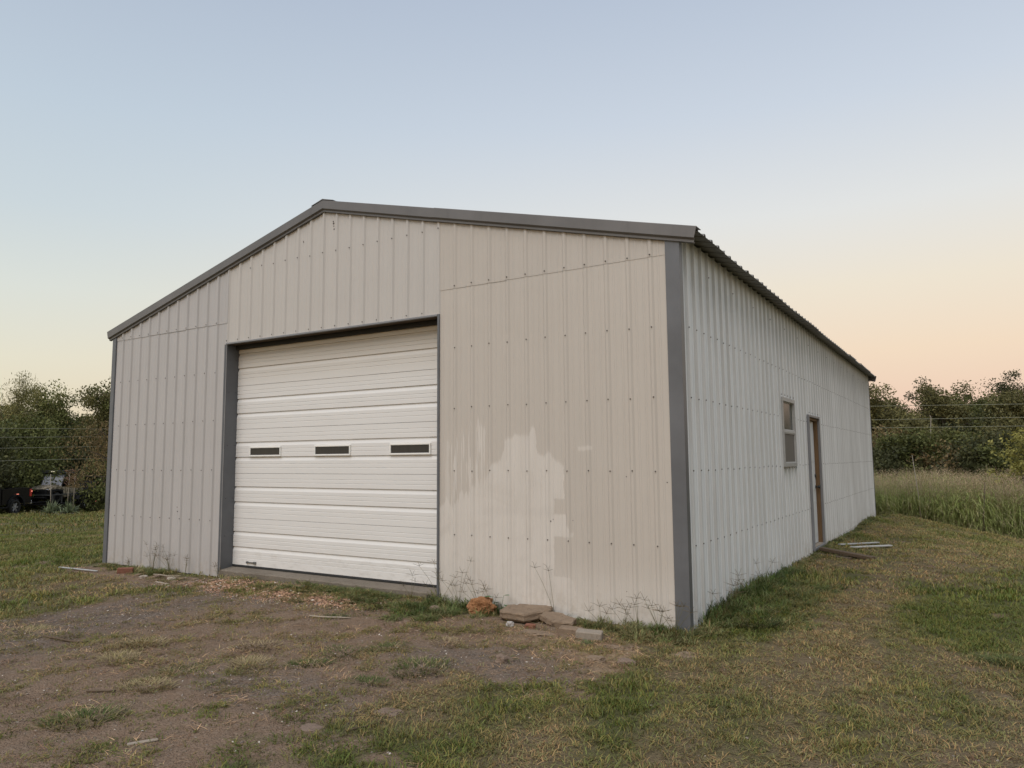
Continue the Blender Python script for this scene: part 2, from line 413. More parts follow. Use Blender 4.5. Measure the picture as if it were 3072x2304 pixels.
# where the driveway dirt is: negative = bare, positive = grass
def cover(x, y):
    """0 bare dirt .. 1 full lawn"""
    n1 = fnoise(x, y, .55, 20); n2 = fnoise(x, y, 1.7, 33); n3 = fnoise(x, y, 4.2, 5)
    # bare yard in front of the door, running off to the left foreground
    d = 1.0 - 1.25 * blob(x, y, 5.8, -1.6, 2.95, 1.75, .05) - 1.3 * blob(x, y, 5.7, -4.3, 2.2, 2.1, 0) - 1.0 * blob(x, y, 1.5, -.45, 2.2, .36, -.03) - 1.1 * blob(x, y, 7.9, -1.1, 1.1, .6, -.4)
    d = d - .8 * blob(x, y, 6.8, -3.3, 1.7, 1.1, .2) - .5 * blob(x, y, 9.1, -2.15, .35, .3) - .6 * blob(x, y, 8.7, -.9, .6, .35)
    d = d + .45 * blob(x, y, 8.4, -2.75, .55, .45) + .40 * blob(x, y, 7.8, -3.5, .8, .35) + .7 * blob(x, y, 9.7, -2.6, 1.0, 1.0)
    d = d + .26 * n1 + .22 * n2 + .16 * n3
    # strip at the foot of the front wall
    d = d + .75 * np.exp(-((y + .12) / .17) ** 2) * sstep(x, 5.2, 6.2) * (1 - sstep(x, 9.5, 9.8)) * (.6 + .5 * n2) * (x < 9.6) * (1 - .8 * blob(x, y, 7.75, -.1, .7, .5))
    d = d + .6 * blob(x, y, 5.2, -.28, .75, .16, .08) + .5 * blob(x, y, 6.5, -.75, .75, .25, .2)
    return np.clip(d * 1.25 - .12, 0, 1)
def lawn_color(x, y):
    """green..tan of the mown grass by place, 0 tan 1 green"""
    n1 = fnoise(x, y, .30, 41); n2 = fnoise(x, y, .9, 8); n3 = fnoise(x, y, 2.6, 27)
    g = .42 + .30 * n1 + .26 * n2 + .16 * n3
    g = g + .95 * blob(x, y, 11.1, 2.2, .7, 1.9, .25) + .45 * blob(x, y, 11.9, 4.2, .6, 1.6) + .5 * blob(x, y, 9.7, 1.2, .6, 1.3) + .3 * blob(x, y, 9.35, 2.4, .3, 1.4)
    g = g - .95 * blob(x, y, 10.25, 1.9, .36, 2.8, -.05) - .55 * blob(x, y, 10.25, -.1, .6, .65) - .5 * blob(x, y, 11.6, -.2, .8, .8) - .4 * blob(x, y, 10.8, 6.5, .9, 3.0)
    g = g - .35 * blob(x, y, 10.9, -2.0, 1.2, .6) + .3 * blob(x, y, 10.0, -1.9, .6, .5)
    g = g + .30 * sstep(-x, -3.0, 2.0)
    g = g + .5 * blob(x, y, 8.3, -3.6, 1.0, .5) + .4 * blob(x, y, 8.8, -2.3, .5, .4)
    return np.clip(g, 0, 1)
FW = lambda x: 15.75 + np.maximum(0, x - 9.3) * .42 + .25 * np.sin(x * 2.1) - .5 * sstep(-x, -8, 0)   # where the mown lawn meets the tall field behind

def grid_axis(lo, hi, fine_lo, fine_hi, step, coarse):
    a = list(np.arange(fine_lo, fine_hi, step)); v = fine_hi; s_ = step
    while v < hi: a.append(v); s_ = min(s_ * 1.22, coarse); v += s_
    a.append(hi); v = fine_lo; s_ = step; b = []
    while v > lo: s_ = min(s_ * 1.22, coarse); v -= s_; b.append(max(v, lo))
    return np.array(sorted(set(b + a)))
gx = grid_axis(-900, 900, -2, 14, .06, 60); gy = grid_axis(-300, 1200, -5.5, 8, .06, 60)
X, Y = np.meshgrid(gx, gy, indexing='ij')
Z = ground_z(X, Y)
cov = cover(X, Y); lc = lawn_color(X, Y)
bare = 1 - cov
Z = Z + bare * .004 * fnoise(X, Y, 5, 50) * (np.hypot(X - 8, Y) < 14)
nx, ny = X.shape
idx = np.arange(nx * ny).reshape(nx, ny)
F = np.stack([idx[:-1, :-1], idx[1:, :-1], idx[1:, 1:], idx[:-1, 1:]], -1).reshape(-1, 4)
V = np.stack([X, Y, Z], -1).reshape(-1, 3)
colr = np.stack([cov, lc, np.zeros_like(cov), np.ones_like(cov)], -1).reshape(-1, 4)
redg = np.clip(1.2 * blob(X, Y, 4.1, -.45, 1.5, .42, .05) + 1.0 * blob(X, Y, 5.5, -.45, .7, .35, -.1) + .5 * blob(X, Y, 6.9, -1.0, .5, .3), 0, 1)
gravel = np.clip(1.1 * blob(X, Y, 3.75, -2.2, .75, 1.4, .1) + .9 * blob(X, Y, 3.6, -.95, 1.6, .3) + .9 * blob(X, Y, 8.1, -1.7, .8, .45) + .8 * blob(X, Y, 7.2, -2.9, .9, .35) + .8 * blob(X, Y, 3.6, -3.2, 1.4, .6), 0, 1)
straw = np.clip(1.1 * blob(X, Y, 9.05, -1.05, .65, .42, -.3) + .5 * blob(X, Y, 8.2, -.8, .6, .2), 0, 1)
zone = np.stack([redg, gravel, straw, np.ones_like(cov)], -1).reshape(-1, 4)
t = NT('yard earth, gravel and turf'); P = t.pos()
za = t.attr('zone'); ca = t.attr('cover')
zs = t.n('ShaderNodeSeparateColor'); t.l(za['Color'], zs.inputs[0]); cs = t.n('ShaderNodeSeparateColor'); t.l(ca['Color'], cs.inputs[0])
nA = t.noise(P, 1.3, 6, .6); nB = t.noise(P, 9, 6, .65); nC = t.noise(P, 55, 4, .7); nD = t.noise(P, 190, 2, .6)
dirt = t.mix(nA, (.160, .102, .066), (.255, .178, .122))
dirt = t.mix(t.maprange(nB, .35, .75), dirt, (.195, .142, .10))
dirt = t.mix(t.maprange(nC, .52, .72, 0, .55), dirt, (.35, .275, .21))
dirt = t.mix(t.maprange(nC, .50, .30, 0, .6), dirt, (.085, .058, .04))
vor = t.n('ShaderNodeTexVoronoi'); vor.inputs['Scale'].default_value = 75; t.l(P, vor.inputs['Vector'])
vb = t.n('ShaderNodeSeparateColor'); t.l(vor.outputs['Color'], vb.inputs[0])
peb = t.mix(vb.outputs[0], (.115, .092, .076), (.285, .24, .205))
peb = t.mix(t.maprange(vor.outputs['Distance'], .35, .65), peb, (.08, .065, .055))
dirt = t.mix(t.math('MULTIPLY', zs.outputs[1], t.maprange(nB, .3, .65, .2, .8)), dirt, peb)
vor2 = t.n('ShaderNodeTexVoronoi'); vor2.inputs['Scale'].default_value = 42; t.l(t.mapped(P, (.6, 1.3, 1)), vor2.inputs['Vector'])
vb2 = t.n('ShaderNodeSeparateColor'); t.l(vor2.outputs['Color'], vb2.inputs[0])
chip = t.ramp(vb2.outputs[0], [(0, (.17, .09, .055)), (.4, (.30, .17, .11)), (.75, (.42, .28, .19)), (1, (.56, .45, .35))])
chip = t.mix(t.maprange(vor2.outputs['Distance'], .3, .6), chip, (.06, .035, .022))
dirt = t.mix(t.math('MULTIPLY', zs.outputs[0], .9), dirt, chip)
dirt = t.mix(t.math('MULTIPLY', zs.outputs[2], t.maprange(nB, .3, .6, .3, .8)), dirt, (.34, .24, .145))
turf = t.mix(cs.outputs[1], (.165, .122, .072), (.085, .088, .034))  # turf base kept dark, painting in the shade between blades
turf = t.mix(t.maprange(nC, .4, .7, 0, .6), turf, (.07, .055, .03))
turf = t.mix(t.maprange(nD, .5, .7, 0, .35), turf, (.24, .19, .11))
col = t.mix(t.maprange(cs.outputs[0], .25, .75), dirt, turf)
t.set(col, .95, 0, .1)
hh = t.math('ADD', t.math('MULTIPLY', nC, .7), t.math('ADD', t.math('MULTIPLY', nB, .8), t.math('MULTIPLY', t.maprange(vor.outputs['Distance'], 0, .6, 1, 0), .5)))
t.bump(hh, .9, .02)
gm = np_mesh('ground', V, F, t.m, {'cover': ('FLOAT_COLOR', 'POINT', colr), 'zone': ('FLOAT_COLOR', 'POINT', zone)})
gm.polygons.foreach_set('use_smooth', [True] * len(gm.polygons))
ground = bpy.data.objects.new('ground', gm); COL.objects.link(ground); tag(ground, kind='structure')

# ------------------------------------------------------------------ the metal building
PI = .2286                     # rib pitch, 9 inches
XL, XR, YB = -.033, 9.202, 14.95
DX0, DX1 = 12 * PI, 28 * PI    # door opening
HEAD = 3.128
SEAM = 3.405
def roof_top(x):
    return 4.785 - (4.59 - x) * .2600 if x < 4.59 else 4.785 - (x - 4.59) * .2463
wall_top = lambda x: roof_top(x) - .055
barn = tag(empty('metal_building', (0, 0, 0)), 'large pale metal building with low gable, white overhead door and grey trim', 'building')

def rib_profile(u0, u1, major=.0180, seed=0, foot=.030):
    """height of the sheet over the flat along u in metres; ribs at whole pitches"""
    pts = []
    i0 = math.floor(u0 / PI) - 1
    for i in range(i0, i0 + int((u1 - u0) / PI) + 4):
        c = i * PI
        pts += [(c - foot, 0), (c - .011, major), (c + .011, major), (c + foot, 0)]
        for k in (PI / 3, 2 * PI / 3):
            pts += [(c + k - .013, 0), (c + k - .006, .0035), (c + k + .006, .0035), (c + k + .013, 0)]
    out = [(u, h) for u, h in pts if u0 < u < u1]
    f = lambda u: next((a[1] + (b[1] - a[1]) * (u - a[0]) / (b[0] - a[0]) for a, b in zip(pts, pts[1:]) if a[0] <= u <= b[0]), 0)
    return [(u0, f(u0))] + out + [(u1, f(u1))]
def wall_panel(u0, u1, zlo, ztop, axis, plane, sign, mat, name='wall_panel', lift=0.0, rows=1, seed=0, major=.0180, foot=.030):
    """one sheet of ribbed steel. axis 'x': runs along x at y=plane; 'y': runs along y at x=plane; ribs stand out along sign"""
    rnd = random.Random(seed)
    pr = rib_profile(u0, u1, major, foot=foot)
    V_, F_ = [], []
    th = .0012
    tilt = rnd.uniform(-.0012, .0012)
    for side in (0, 1):
        for u, h in pr:
            zt = ztop(u) if callable(ztop) else ztop
            for r in range(rows + 1):
                z = zlo + (zt - zlo) * r / rows
                d = (h + lift + tilt * (u - u0) - side * th) * sign + plane
                V_.append((u, d, z) if axis == 'x' else (d, u, z))
    n = len(pr); q = rows + 1; o2 = n * q
    for i in range(n - 1):
        for r in range(rows):
            a, b = i * q + r, (i + 1) * q + r
            F_.append((a, b, b + 1, a + 1)); F_.append((o2 + a, o2 + a + 1, o2 + b + 1, o2 + b))
        F_.append((i * q, o2 + i * q, o2 + (i + 1) * q, (i + 1) * q))
        F_.append((i * q + rows, (i + 1) * q + rows, o2 + (i + 1) * q + rows, o2 + i * q + rows))
    for e in (0, n - 1):
        for r in range(rows):
            a = e * q + r; F_.append((a, a + 1, o2 + a + 1, o2 + a))
    o = mesh_obj(name, V_, F_, mat, barn)
    return o
FY = .0185                     # flat of the front sheets; rib crests reach y = 0
P4 = 4 * PI
for k in range(3):             # three sheets each side of the door, three cut sheets above them
    u0, u1 = max(k * P4, XL + .004) if k else XL + .004, (k + 1) * P4
    if k == 2: u1 = DX0 + .010
    p_ = wall_panel(u0, u1, -.03 - .004 * k, SEAM + .02, 'x', FY, -1, M['front_grey'], seed=k)
    p_ = wall_panel(max(u0, .035), u1, SEAM - .008 + .006 * k, wall_top, 'x', FY, -1, M['front_grey'], lift=.0055, seed=k + 5)
for k in range(4):
    wall_panel(DX0 + k * P4, DX0 + (k + 1) * P4 + (.012 if k < 3 else .035), HEAD, wall_top, 'x', FY, -1, M['front_head'], lift=.002 + .0015 * (k % 2), rows=1, seed=k + 9)
for k in range(3):
    u0, u1 = DX1 + k * P4, min(DX1 + (k + 1) * P4, XR - .006)
    if k == 2: u1 = XR - .006
    wall_panel(u0 - (.01 if k == 0 else 0), u1, -.075 + .012 * (k == 1), SEAM + .02, 'x', FY - .004, -1, M['front_tan'], seed=k + 14, major=.0135)
    wall_panel(u0 + (.02 if k == 0 else 0), min(u1, XR - .122), SEAM - .010 + .004 * k, wall_top, 'x', FY, -1, M['front_upper'], lift=.0072, seed=k + 19, major=.0135)
SX = XR - .0335                # flat of the side sheets
WIN = (4.15, 4.985, 1.38, 2.33)   # y0 y1 z0 z1
WD = (6.13, 7.05, .06, 2.15)
J0 = .0243 * PI                # first rib of the side wall
k = 0; u = .004
top_side = roof_top(9.2) - .04
def side_sheet(a, b, z0, z1, seed, name='wall_panel'):
    # ribs follow whole pitches shifted by J0
    pr0 = rib_profile
    V_before = len(barn.children)
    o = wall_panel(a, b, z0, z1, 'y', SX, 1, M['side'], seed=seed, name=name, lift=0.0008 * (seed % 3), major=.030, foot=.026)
    return o
edges = [.004] + [P4 * i for i in range(1, 17)] + [YB - .004]
for i, (a, b) in enumerate(zip(edges, edges[1:])):
    cuts = [(a, b, -.07 + .012 * (i % 3), top_side)]
    for (y0, y1, z0, z1) in (WIN, WD):
        nc = []
        for (p, q, lo, hi) in cuts:
            if q <= y0 or p >= y1: nc.append((p, q, lo, hi)); continue
            if p < y0: nc.append((p, y0, lo, hi))
            if q > y1: nc.append((y1, q, lo, hi))
            m0, m1 = max(p, y0), min(q, y1)
            nc.append((m0, m1, lo, z0)); nc.append((m0, m1, z1, hi))
        cuts = nc
    # a sheet that an opening cuts is still one object
    objs = [side_sheet(p, q, lo, hi, i) for (p, q, lo, hi) in cuts if q - p > .004]
    if len(objs) > 1:
        bm = bmesh.new()
        for o in objs: bm.from_mesh(o.data)
        keep = objs[0]; bm.to_mesh(keep.data); bm.free()
        for o in objs[1:]: bpy.data.objects.remove(o)
for i, (a, b) in enumerate(zip(edges, edges[1:])):
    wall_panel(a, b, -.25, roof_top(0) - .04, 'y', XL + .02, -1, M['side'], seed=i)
ex = [XL + .004] + [P4 * i for i in range(1, 10)] + [XR - .006]
for i, (a, b) in enumerate(zip(ex, ex[1:])):
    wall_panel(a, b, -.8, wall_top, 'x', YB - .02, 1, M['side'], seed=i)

# screws: dark heads with washers on the ribs of the front and side
bm = bmesh.new()
def screw(p, n, r=.0075):
    n = Vector(n)
    mt = Matrix.Translation(Vector(p) + n * .002) @ n.to_track_quat('Z', 'Y').to_matrix().to_4x4()
    bmesh.ops.create_cone(bm, cap_ends=True, segments=6, radius1=r, radius2=r * .8, depth=.007, matrix=mt)
rs = random.Random(5)
ROWS = {'A': 2.733, 'B': 2.063, 'C': 1.382, 'D': .699}
for z in ROWS.values():
    for i in list(range(1, 12)) + list(range(29, 40)):
        screw((i * PI + rs.uniform(-.003, .003), -.0005, z + rs.uniform(-.006, .006)), (0, -1, 0))
for i in list(range(1, 12)) + list(range(29, 40)):
    screw((i * PI, -.005, SEAM + .022 + rs.uniform(-.004, .004)), (0, -1, 0))
for i in range(12, 28): screw((i * PI + .001, -.003, HEAD + .032), (0, -1, 0))
for i in range(14, 40):
    z = 4.12 if i < 31 else None
    if z and i * PI > 2 and z < wall_top(i * PI) - .12: screw((i * PI, -.005, z + rs.uniform(-.01, .01)), (0, -1, 0))
for z in list(ROWS.values()) + [3.35, .03]:
    for j in range(1, 65):
        y = j * PI
        if z > 3 and j % 4 != 0: continue
        if WD[0] - .05 < y < WD[1] + .05 and WD[2] < z < WD[3]: continue
        if WIN[0] - .05 < y < WIN[1] + .05 and WIN[2] < z < WIN[3]: continue
        screw((XR - .0015, y, z + rs.uniform(-.006, .006)), (1, 0, 0))
for j in range(0, 5): screw((XR + .0, WIN[0] + .02 + j * .2, WIN[3] + .045), (1, 0, 0), .009)
for j in range(0, 6): screw((XR + .0, WIN[0] + .0 + j * .165, WIN[2] - .03), (1, 0, 0), .008)
for j in range(0, 4): screw((XR + .0, WD[0] + .05 + j * .26, WD[3] + .07), (1, 0, 0), .009)
m = bpy.data.meshes.new('screws'); bm.to_mesh(m); bm.free(); m.materials.append(M['screw'])
o = bpy.data.objects.new('screw_heads', m); COL.objects.link(o); o.parent = barn; o['kind'] = 'stuff'
# bullet-like holes and rust specks in the front sheets
bm = bmesh.new()
for x, z, r in [(4.73, 4.50, .012), (4.735, 4.475, .018), (4.74, 4.44, .009), (4.745, 4.40, .012), (4.20, 4.33, .012), (4.205, 4.315, .009), (7.80, .885, .014), (7.795, .90, .007), (7.83, .905, .006), (8.02, .915, .007), (7.31, .757, .009), (7.325, .757, .007), (7.07, .72, .007), (8.05, .90, .006), (8.62, 1.33, .008), (9.02, 1.28, .008), (7.3, .5, .006), (8.3, .3, .006), (8.6, .27, .007), (8.9, .33, .006), (8.7, .12, .007), (1.75, .86, .009), (1.76, .80, .008), (2.05, .83, .007), (2.3, .82, .007)]:
    mt = Matrix.Translation((x, .0155 if 1 else 0, z)) @ Vector((0, -1, 0)).to_track_quat('Z', 'Y').to_matrix().to_4x4()
    bmesh.ops.create_cone(bm, cap_ends=True, segments=7, radius1=r, radius2=r * .6, depth=.008, matrix=mt)
m = bpy.data.meshes.new('rust'); bm.to_mesh(m); bm.free(); m.materials.append(M['screw'])
o = bpy.data.objects.new('rust_specks', m); COL.objects.link(o); o.parent = barn; o['kind'] = 'stuff'

def dented(mb, amp=.002, seed=0):
    for v in mb.bm.verts: v.co += Vector((0, 0, 0))
    return mb
# corner trims: folded angle with hemmed edges
def corner(x, y, sx, sy, w1=.128, w2=.10, z0=-.1, z1=3.52, mat='trim'):
    """(x,y) the outside corner; sx,sy point inward along the two walls"""
    o_ = .003
    prof = [(x, y), (x + sx * w1, y), (x + sx * (w1 + .004), y + sy * .006), (x + sx * (w1 + .004), y + sy * .017), (x + sx * (w1 - .004), y + sy * .017), (x + sx * (w1 - .004), y + sy * .004), (x + sx * .004, y + sy * .004), (x + sx * .004, y + sy * (w2 - .004)), (x + sx * .017, y + sy * (w2 - .004)), (x + sx * .017, y + sy * (w2 + .004)), (x + sx * .004, y + sy * (w2 + .004)), (x, y + sy * w2)]
    return MB().prism(prof, z0, z1, axis='z').build('corner_trim', M[mat], barn)
corner(XR + .003, -.0045, -1, 1, w1=.135, w2=.085, z0=-.105, z1=roof_top(9.2) - .05)
corner(XL - .002, -.0045, 1, 1, w1=.085, w2=.10, z0=-.06, z1=roof_top(0) - .05)
corner(XR + .003, YB + .004, -1, -1, w1=.10, w2=.06, z0=-.5, z1=roof_top(9.2) - .05)
corner(XL - .002, YB + .004, 1, -1, w1=.10, w2=.10, z0=-.5, z1=roof_top(0) - .05)

# rake trims: face, undercut and lower lip, cut square at the eaves
def rake(xa, xb, y, sy, mat='rake', over=0.0):
    """between xa and xb along the slope; sy=-1 faces the front"""
    prof = [(.10, .004), (-.040, .004), (-.042, 0), (-.042, -.104), (-.018, -.122), (-.018, -.144), (.016, -.148), (.016, -.143), (-.014, -.139), (-.014, -.119), (-.038, -.100), (-.038, -.002), (.10, -.001)]
    V_, F_ = [], []
    for x in (xa, xb):
        z = roof_top(x)
        sl = .2600 if x < 4.59 or (x == 4.59 and min(xa, xb) < 4.59) else -.2463
        nx_, nz_ = -sl / math.hypot(1, sl), 1 / math.hypot(1, sl)
        if abs(x - 4.59) < 1e-6: nx_ = 0; 
        for a, h in prof:
            V_.append((x + nx_ * (h + over), y + (a if sy < 0 else -a), z + nz_ * (h + over)))
    n = len(prof)
    F_ = [tuple(range(n))[::-1], tuple(range(n, 2 * n))] + [(i, (i + 1) % n, n + (i + 1) % n, n + i) for i in range(n)]
    return mesh_obj('rake_trim', V_, F_, M[mat], barn)
rake(-.145, 4.59, 0, -1)
rake(4.59, 6.40, 0, -1)
rake(6.37, 9.385, -.003, -1, over=.0025)
rake(-.145, 4.59, YB + .07, 1); rake(4.59, 9.385, YB + .07, 1)

# roof sheets, ribs down the slope, and ridge cap
def roof_sheet(y0, y1, right, seed):
    rnd = random.Random(seed)
    pr = rib_profile(y0, y1, major=.026)
    x_e = 9.375 + rnd.uniform(-.006, .01) if right else -.15
    lift = rnd.uniform(0, .006)
    if right and seed in (11, 13, 14): lift += .012; x_e += .02
    V_ = []
    for s_, dz in ((0, 0), (1, -.0012)):
        for u, h in pr:
            for x in ((4.60, x_e) if right else (4.58, x_e)):
                sag = .004 * math.sin(u * 2.3) if x == x_e else 0
                V_.append((x, u, roof_top(x) - .034 + h + dz + (lift if x == x_e else 0) + sag))
    n = len(pr); o2 = 2 * n
    F_ = []
    for i in range(n - 1):
        a = 2 * i
        F_ += [(a, a + 1, a + 3, a + 2), (o2 + a, o2 + a + 2, o2 + a + 3, o2 + a + 1), (a + 1, o2 + a + 1, o2 + a + 3, a + 3)]
    mesh_obj('roof_panel', V_, F_, M['roof'], barn)
ye = [-.02] + [P4 * i for i in range(1, 17)] + [YB + .08]
for i, (a, b) in enumerate(zip(ye, ye[1:])):
    roof_sheet(a, b, True, i); roof_sheet(a, b, False, i + 40)
rc = [(-.20, -.044), (-.19, -.036), (0, .016), (.19, -.034), (.20, -.042), (0, .004)]
MB().prism([(4.59 + a, 4.79 + b) for a, b in rc], -.045, YB + .1).build('ridge_cap', M['rake'], barn)
# eave closure: the dark framing seen between wall top and roof underside
MB().box(8.99, SX - .012, .03, YB - .03, 3.30, roof_top(9.18) - .075).build('eave_purlin', M['inner'], barn)
# door opening: head flashing, jambs
MB().box(DX0 - .004, DX1 + .006, -.010, .030, HEAD - .022, HEAD, .002).build('door_head_trim', M['trim_lite'], barn)
MB().box(DX0 + .006, DX1 - .006, .150, .197, HEAD - .075, HEAD - .021).build('top_seal', M['seal'], barn)  # added black strip standing in for the shade under the door head
MB().box(DX0 + .004, DX1 - .004, .031, .195, HEAD - .020, HEAD - .010).build('door_head_soffit', M['wood_old'], barn)  # dark board colour on the soffit deepens the head's shade by paint
jl = MB().box(DX0 - .012, DX0 + .004, -.006, .245, .045, HEAD - .022, .002)
jl.box(DX0 - .030, DX0 - .0125, -.008, .016, .0, HEAD - .022)
jo = jl.build('door_jamb', M['trim'], barn)
jr = MB().box(DX1 - .004, DX1 + .022, -.010, .245, .02, HEAD, .002); jr.build('door_jamb', M['trim'], barn)
bm = bmesh.new(); bmesh.ops.create_cone(bm, cap_ends=True, segments=6, radius1=.006, radius2=.005, depth=.006)
m = bpy.data.meshes.new('screw_head'); bm.to_mesh(m); bm.free(); m.materials.append(M['screw'])
for z in (.5, 1.0, 1.72, 2.45, 2.9):
    for y in (.06, .17):
        o = bpy.data.objects.new('screw_head', m); COL.objects.link(o); o.parent = jo; o.location = (DX0 + .006, y, z); o.rotation_euler = (0, math.pi / 2, 0)
MB().box(DX0 + .004, DX0 + .018, .212, .235, .09, HEAD - .02).build('door_stop', M['wood_old'], barn)
# concrete sill, front edge chipped
V_, F_ = [], []
xs = np.linspace(DX0 - .0, DX1 + .0, 60)
rr = random.Random(3)
for x in xs:
    e = rr.uniform(-.006, .004)
    V_ += [(x, .8, -.35), (x, .8, .082), (x, .2, .080), (x, .02 + e * .3, .062 + e), (x, .0 + e * .6, .050 + e), (x, .0, -.35)]
for i in range(len(xs) - 1):
    for k in range(5): F_.append((i * 6 + k, i * 6 + k + 1, (i + 1) * 6 + k + 1, (i + 1) * 6 + k))
F_ += [(0, 1, 2, 3, 4, 5), tuple((len(xs) - 1) * 6 + k for k in range(5, -1, -1))]
mesh_obj('door_sill', V_, F_, M['concrete'], barn)
MB().box(XL + .05, XR - .05, .81, YB - .05, -.3, .04).build('floor_slab', M['concrete'], barn)

# overhead door
door = MB().box(DX0 + .006, DX1 - .006, .196, .240, .083, .112, .004).build('overhead_door', M['seal'], barn)
DY = .2
def door_section(z0, z1, first=False):
    s0 = z0
    pts = [(DY + .008, z0 + .0005), (DY, z0 + .004)]
    def thin(h): return [(DY, h - .006), (DY + .0035, h - .001), (DY + .0035, h + .0008), (DY, h + .003)]
    def heavy(h): return [(DY, h - .052), (DY + .003, h - .045), (DY + .013, h - .012), (DY + .013, h - .004), (DY, h + .004)]
    b = z1 - .604
    for k, h in (('t', .077), ('t', .130), ('h', .223), ('t', .283), ('t', .331), ('h', .427), ('t', .486), ('t', .534)):
        z = b + h
        if z - .06 < z0 + .006: 
            if not (k == 't' and z > z0 + .02): continue
        if z > z1 - .01: continue
        pts += thin(z) if k == 't' else heavy(z)
    pts += [(DY, z1 - .004), (DY + .008, z1 - .0005), (DY + .04, z1 - .0005), (DY + .04, z0 + .0005)]
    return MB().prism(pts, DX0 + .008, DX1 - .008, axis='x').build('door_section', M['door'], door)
J = [.108, .731, 1.335, 1.939, 2.541, 3.17]
secs = [door_section(a, b) for a, b in zip(J, J[1:])]
wsec = secs[2]
for (x0, x1) in ((3.045, 3.665), (4.285, 4.91), (5.54, 6.155)):
    z0, z1 = 1.562, 1.697
    f = MB()
    w = .021
    for (a, b, c_, d_) in ((x0, x1, z0, z0 + w), (x0, x1, z1 - w, z1), (x0, x0 + w, z0 + w, z1 - w), (x1 - w, x1, z0 + w, z1 - w)):
        f.box(a, b, DY - .016, DY + .012, c_, d_, .003)
    f = f.build('window_frame', M['white_frame'], door)
    MB().box(x0 + w, x1 - w, DY - .006, DY - .002, z0 + w, z1 - w).build('window_pane', M['glass'], door)
lt = MB().disc((3.065, DY - .012, .155), .016, .02, 'y', 10).box(3.065, 3.20, DY - .018, DY - .004, .148, .162, .002).box(3.19, 3.235, DY - .022, DY - .002, .138, .170, .002)
lt.build('slide_latch', M['steel'], door)
MB().box(DX0 + .02, DX1 - .02, .245, .25, .1, 3.3).build('backing_sheet', M['inner'], door)

# side window: aluminium frame, two sashes
y0, y1, z0, z1 = WIN
fx = XR + .010
f = MB(); w = .045
for a, b, c_, d_ in ((y0 - .012, y1 + .012, z0 - .012, z0 + w), (y0 - .012, y1 + .012, z1 - w, z1 + .012), (y0 - .012, y0 + w, z0 + w, z1 - w), (y1 - w, y1 + .012, z0 + w, z1 - w)):
    f.box(fx - .06, fx + .004, a, b, c_, d_, .003)
wf = f.build('window_frame', M['alu'], barn)
zm = z0 + (z1 - z0) * .50
MB().box(fx - .035, fx + .0, y0 + w, y1 - w, zm - .012, zm + .028, .003).build('meeting_rail', M['alu_bright'], wf)
f = MB()
for (lo, hi, dx) in ((zm + .028, z1 - w, -.02), (z0 + w, zm - .012, -.006)):
    for a, b, c_, d_ in ((y0 + w, y0 + w + .012, lo, hi), (y1 - w - .012, y1 - w, lo, hi), (y0 + w + .012, y1 - w - .012, hi - .012, hi), (y0 + w + .012, y1 - w - .012, lo, lo + .012)):
        f.box(fx + dx - .012, fx + dx, a, b, c_, d_)
f.build('sash_bead', M['alu_bright'], wf)
MB().box(fx - .040, fx - .034, y0 + w, y1 - w, zm + .02, z1 - w).build('window_pane', M['glass_side'], wf)
MB().box(fx - .022, fx - .018, y0 + w, y1 - w, z0 + w, zm - .01).build('window_pane', M['screen'], wf)['label'] = 'brown insect screen over the lower pane'

# side door: grey flashing, pine frame, white leaf set back
y0, y1, z0, z1 = WD
f = MB()
f.box(XR - .025, XR + .012, y0 - .035, y0, z0 - .035, z1 + .035, .002)
f.box(XR - .025, XR + .012, y1, y1 + .035, z0 - .035, z1 + .035, .002)
f.box(XR - .025, XR + .012, y0, y1, z1, z1 + .035, .002)
f.box(XR - .025, XR + .014, y0, y1, z0 - .035, z0, .002)
wd = f.build('side_door_frame', M['trim_lite'], barn)
DXX = XR - .088
for a, b, c_, d_ in ((y0 + .001, y0 + .045, z0, z1 - .045), (y1 - .045, y1 - .001, z0, z1 - .045), (y0 + .001, y1 - .001, z1 - .045, z1 - .001)):
    MB().box(DXX - .05, XR - .026, a, b, c_, d_, .003).build('timber_jamb', M['wood'], wd)
MB().box(DXX - .06, XR - .012, y0 + .046, y1 - .046, z0 - .03, z0 + .012, .003).build('threshold', M['wood_pale'], wd)
leaf = MB().box(DXX - .045, DXX, y0 + .048, y1 - .050, z0 + .02, z1 - .048, .002)
for zz in ((.22, .78), (.95, 1.28), (1.42, 1.98)):
    for yy in ((y0 + .13, y0 + .39), (y0 + .52, y0 + .79)):
        leaf.box(DXX - .001, DXX + .006, yy[0], yy[1], zz[0], zz[1], .004)
dl = leaf.build('door_leaf', M['oldwhite'], wd)
kb = MB().disc((DXX + .008, y1 - .12, 1.0), .032, .012, 'x', 14).disc((DXX + .035, y1 - .12, 1.0), .012, .05, 'x', 10).disc((DXX + .066, y1 - .12, 1.0), .028, .036, 'x', 14)
kb.build('door_knob', M['knob'], wd)
MB().disc((DXX + .01, y1 - .12, 1.19), .030, .022, 'x', 14).build('deadbolt', M['knob'], wd)

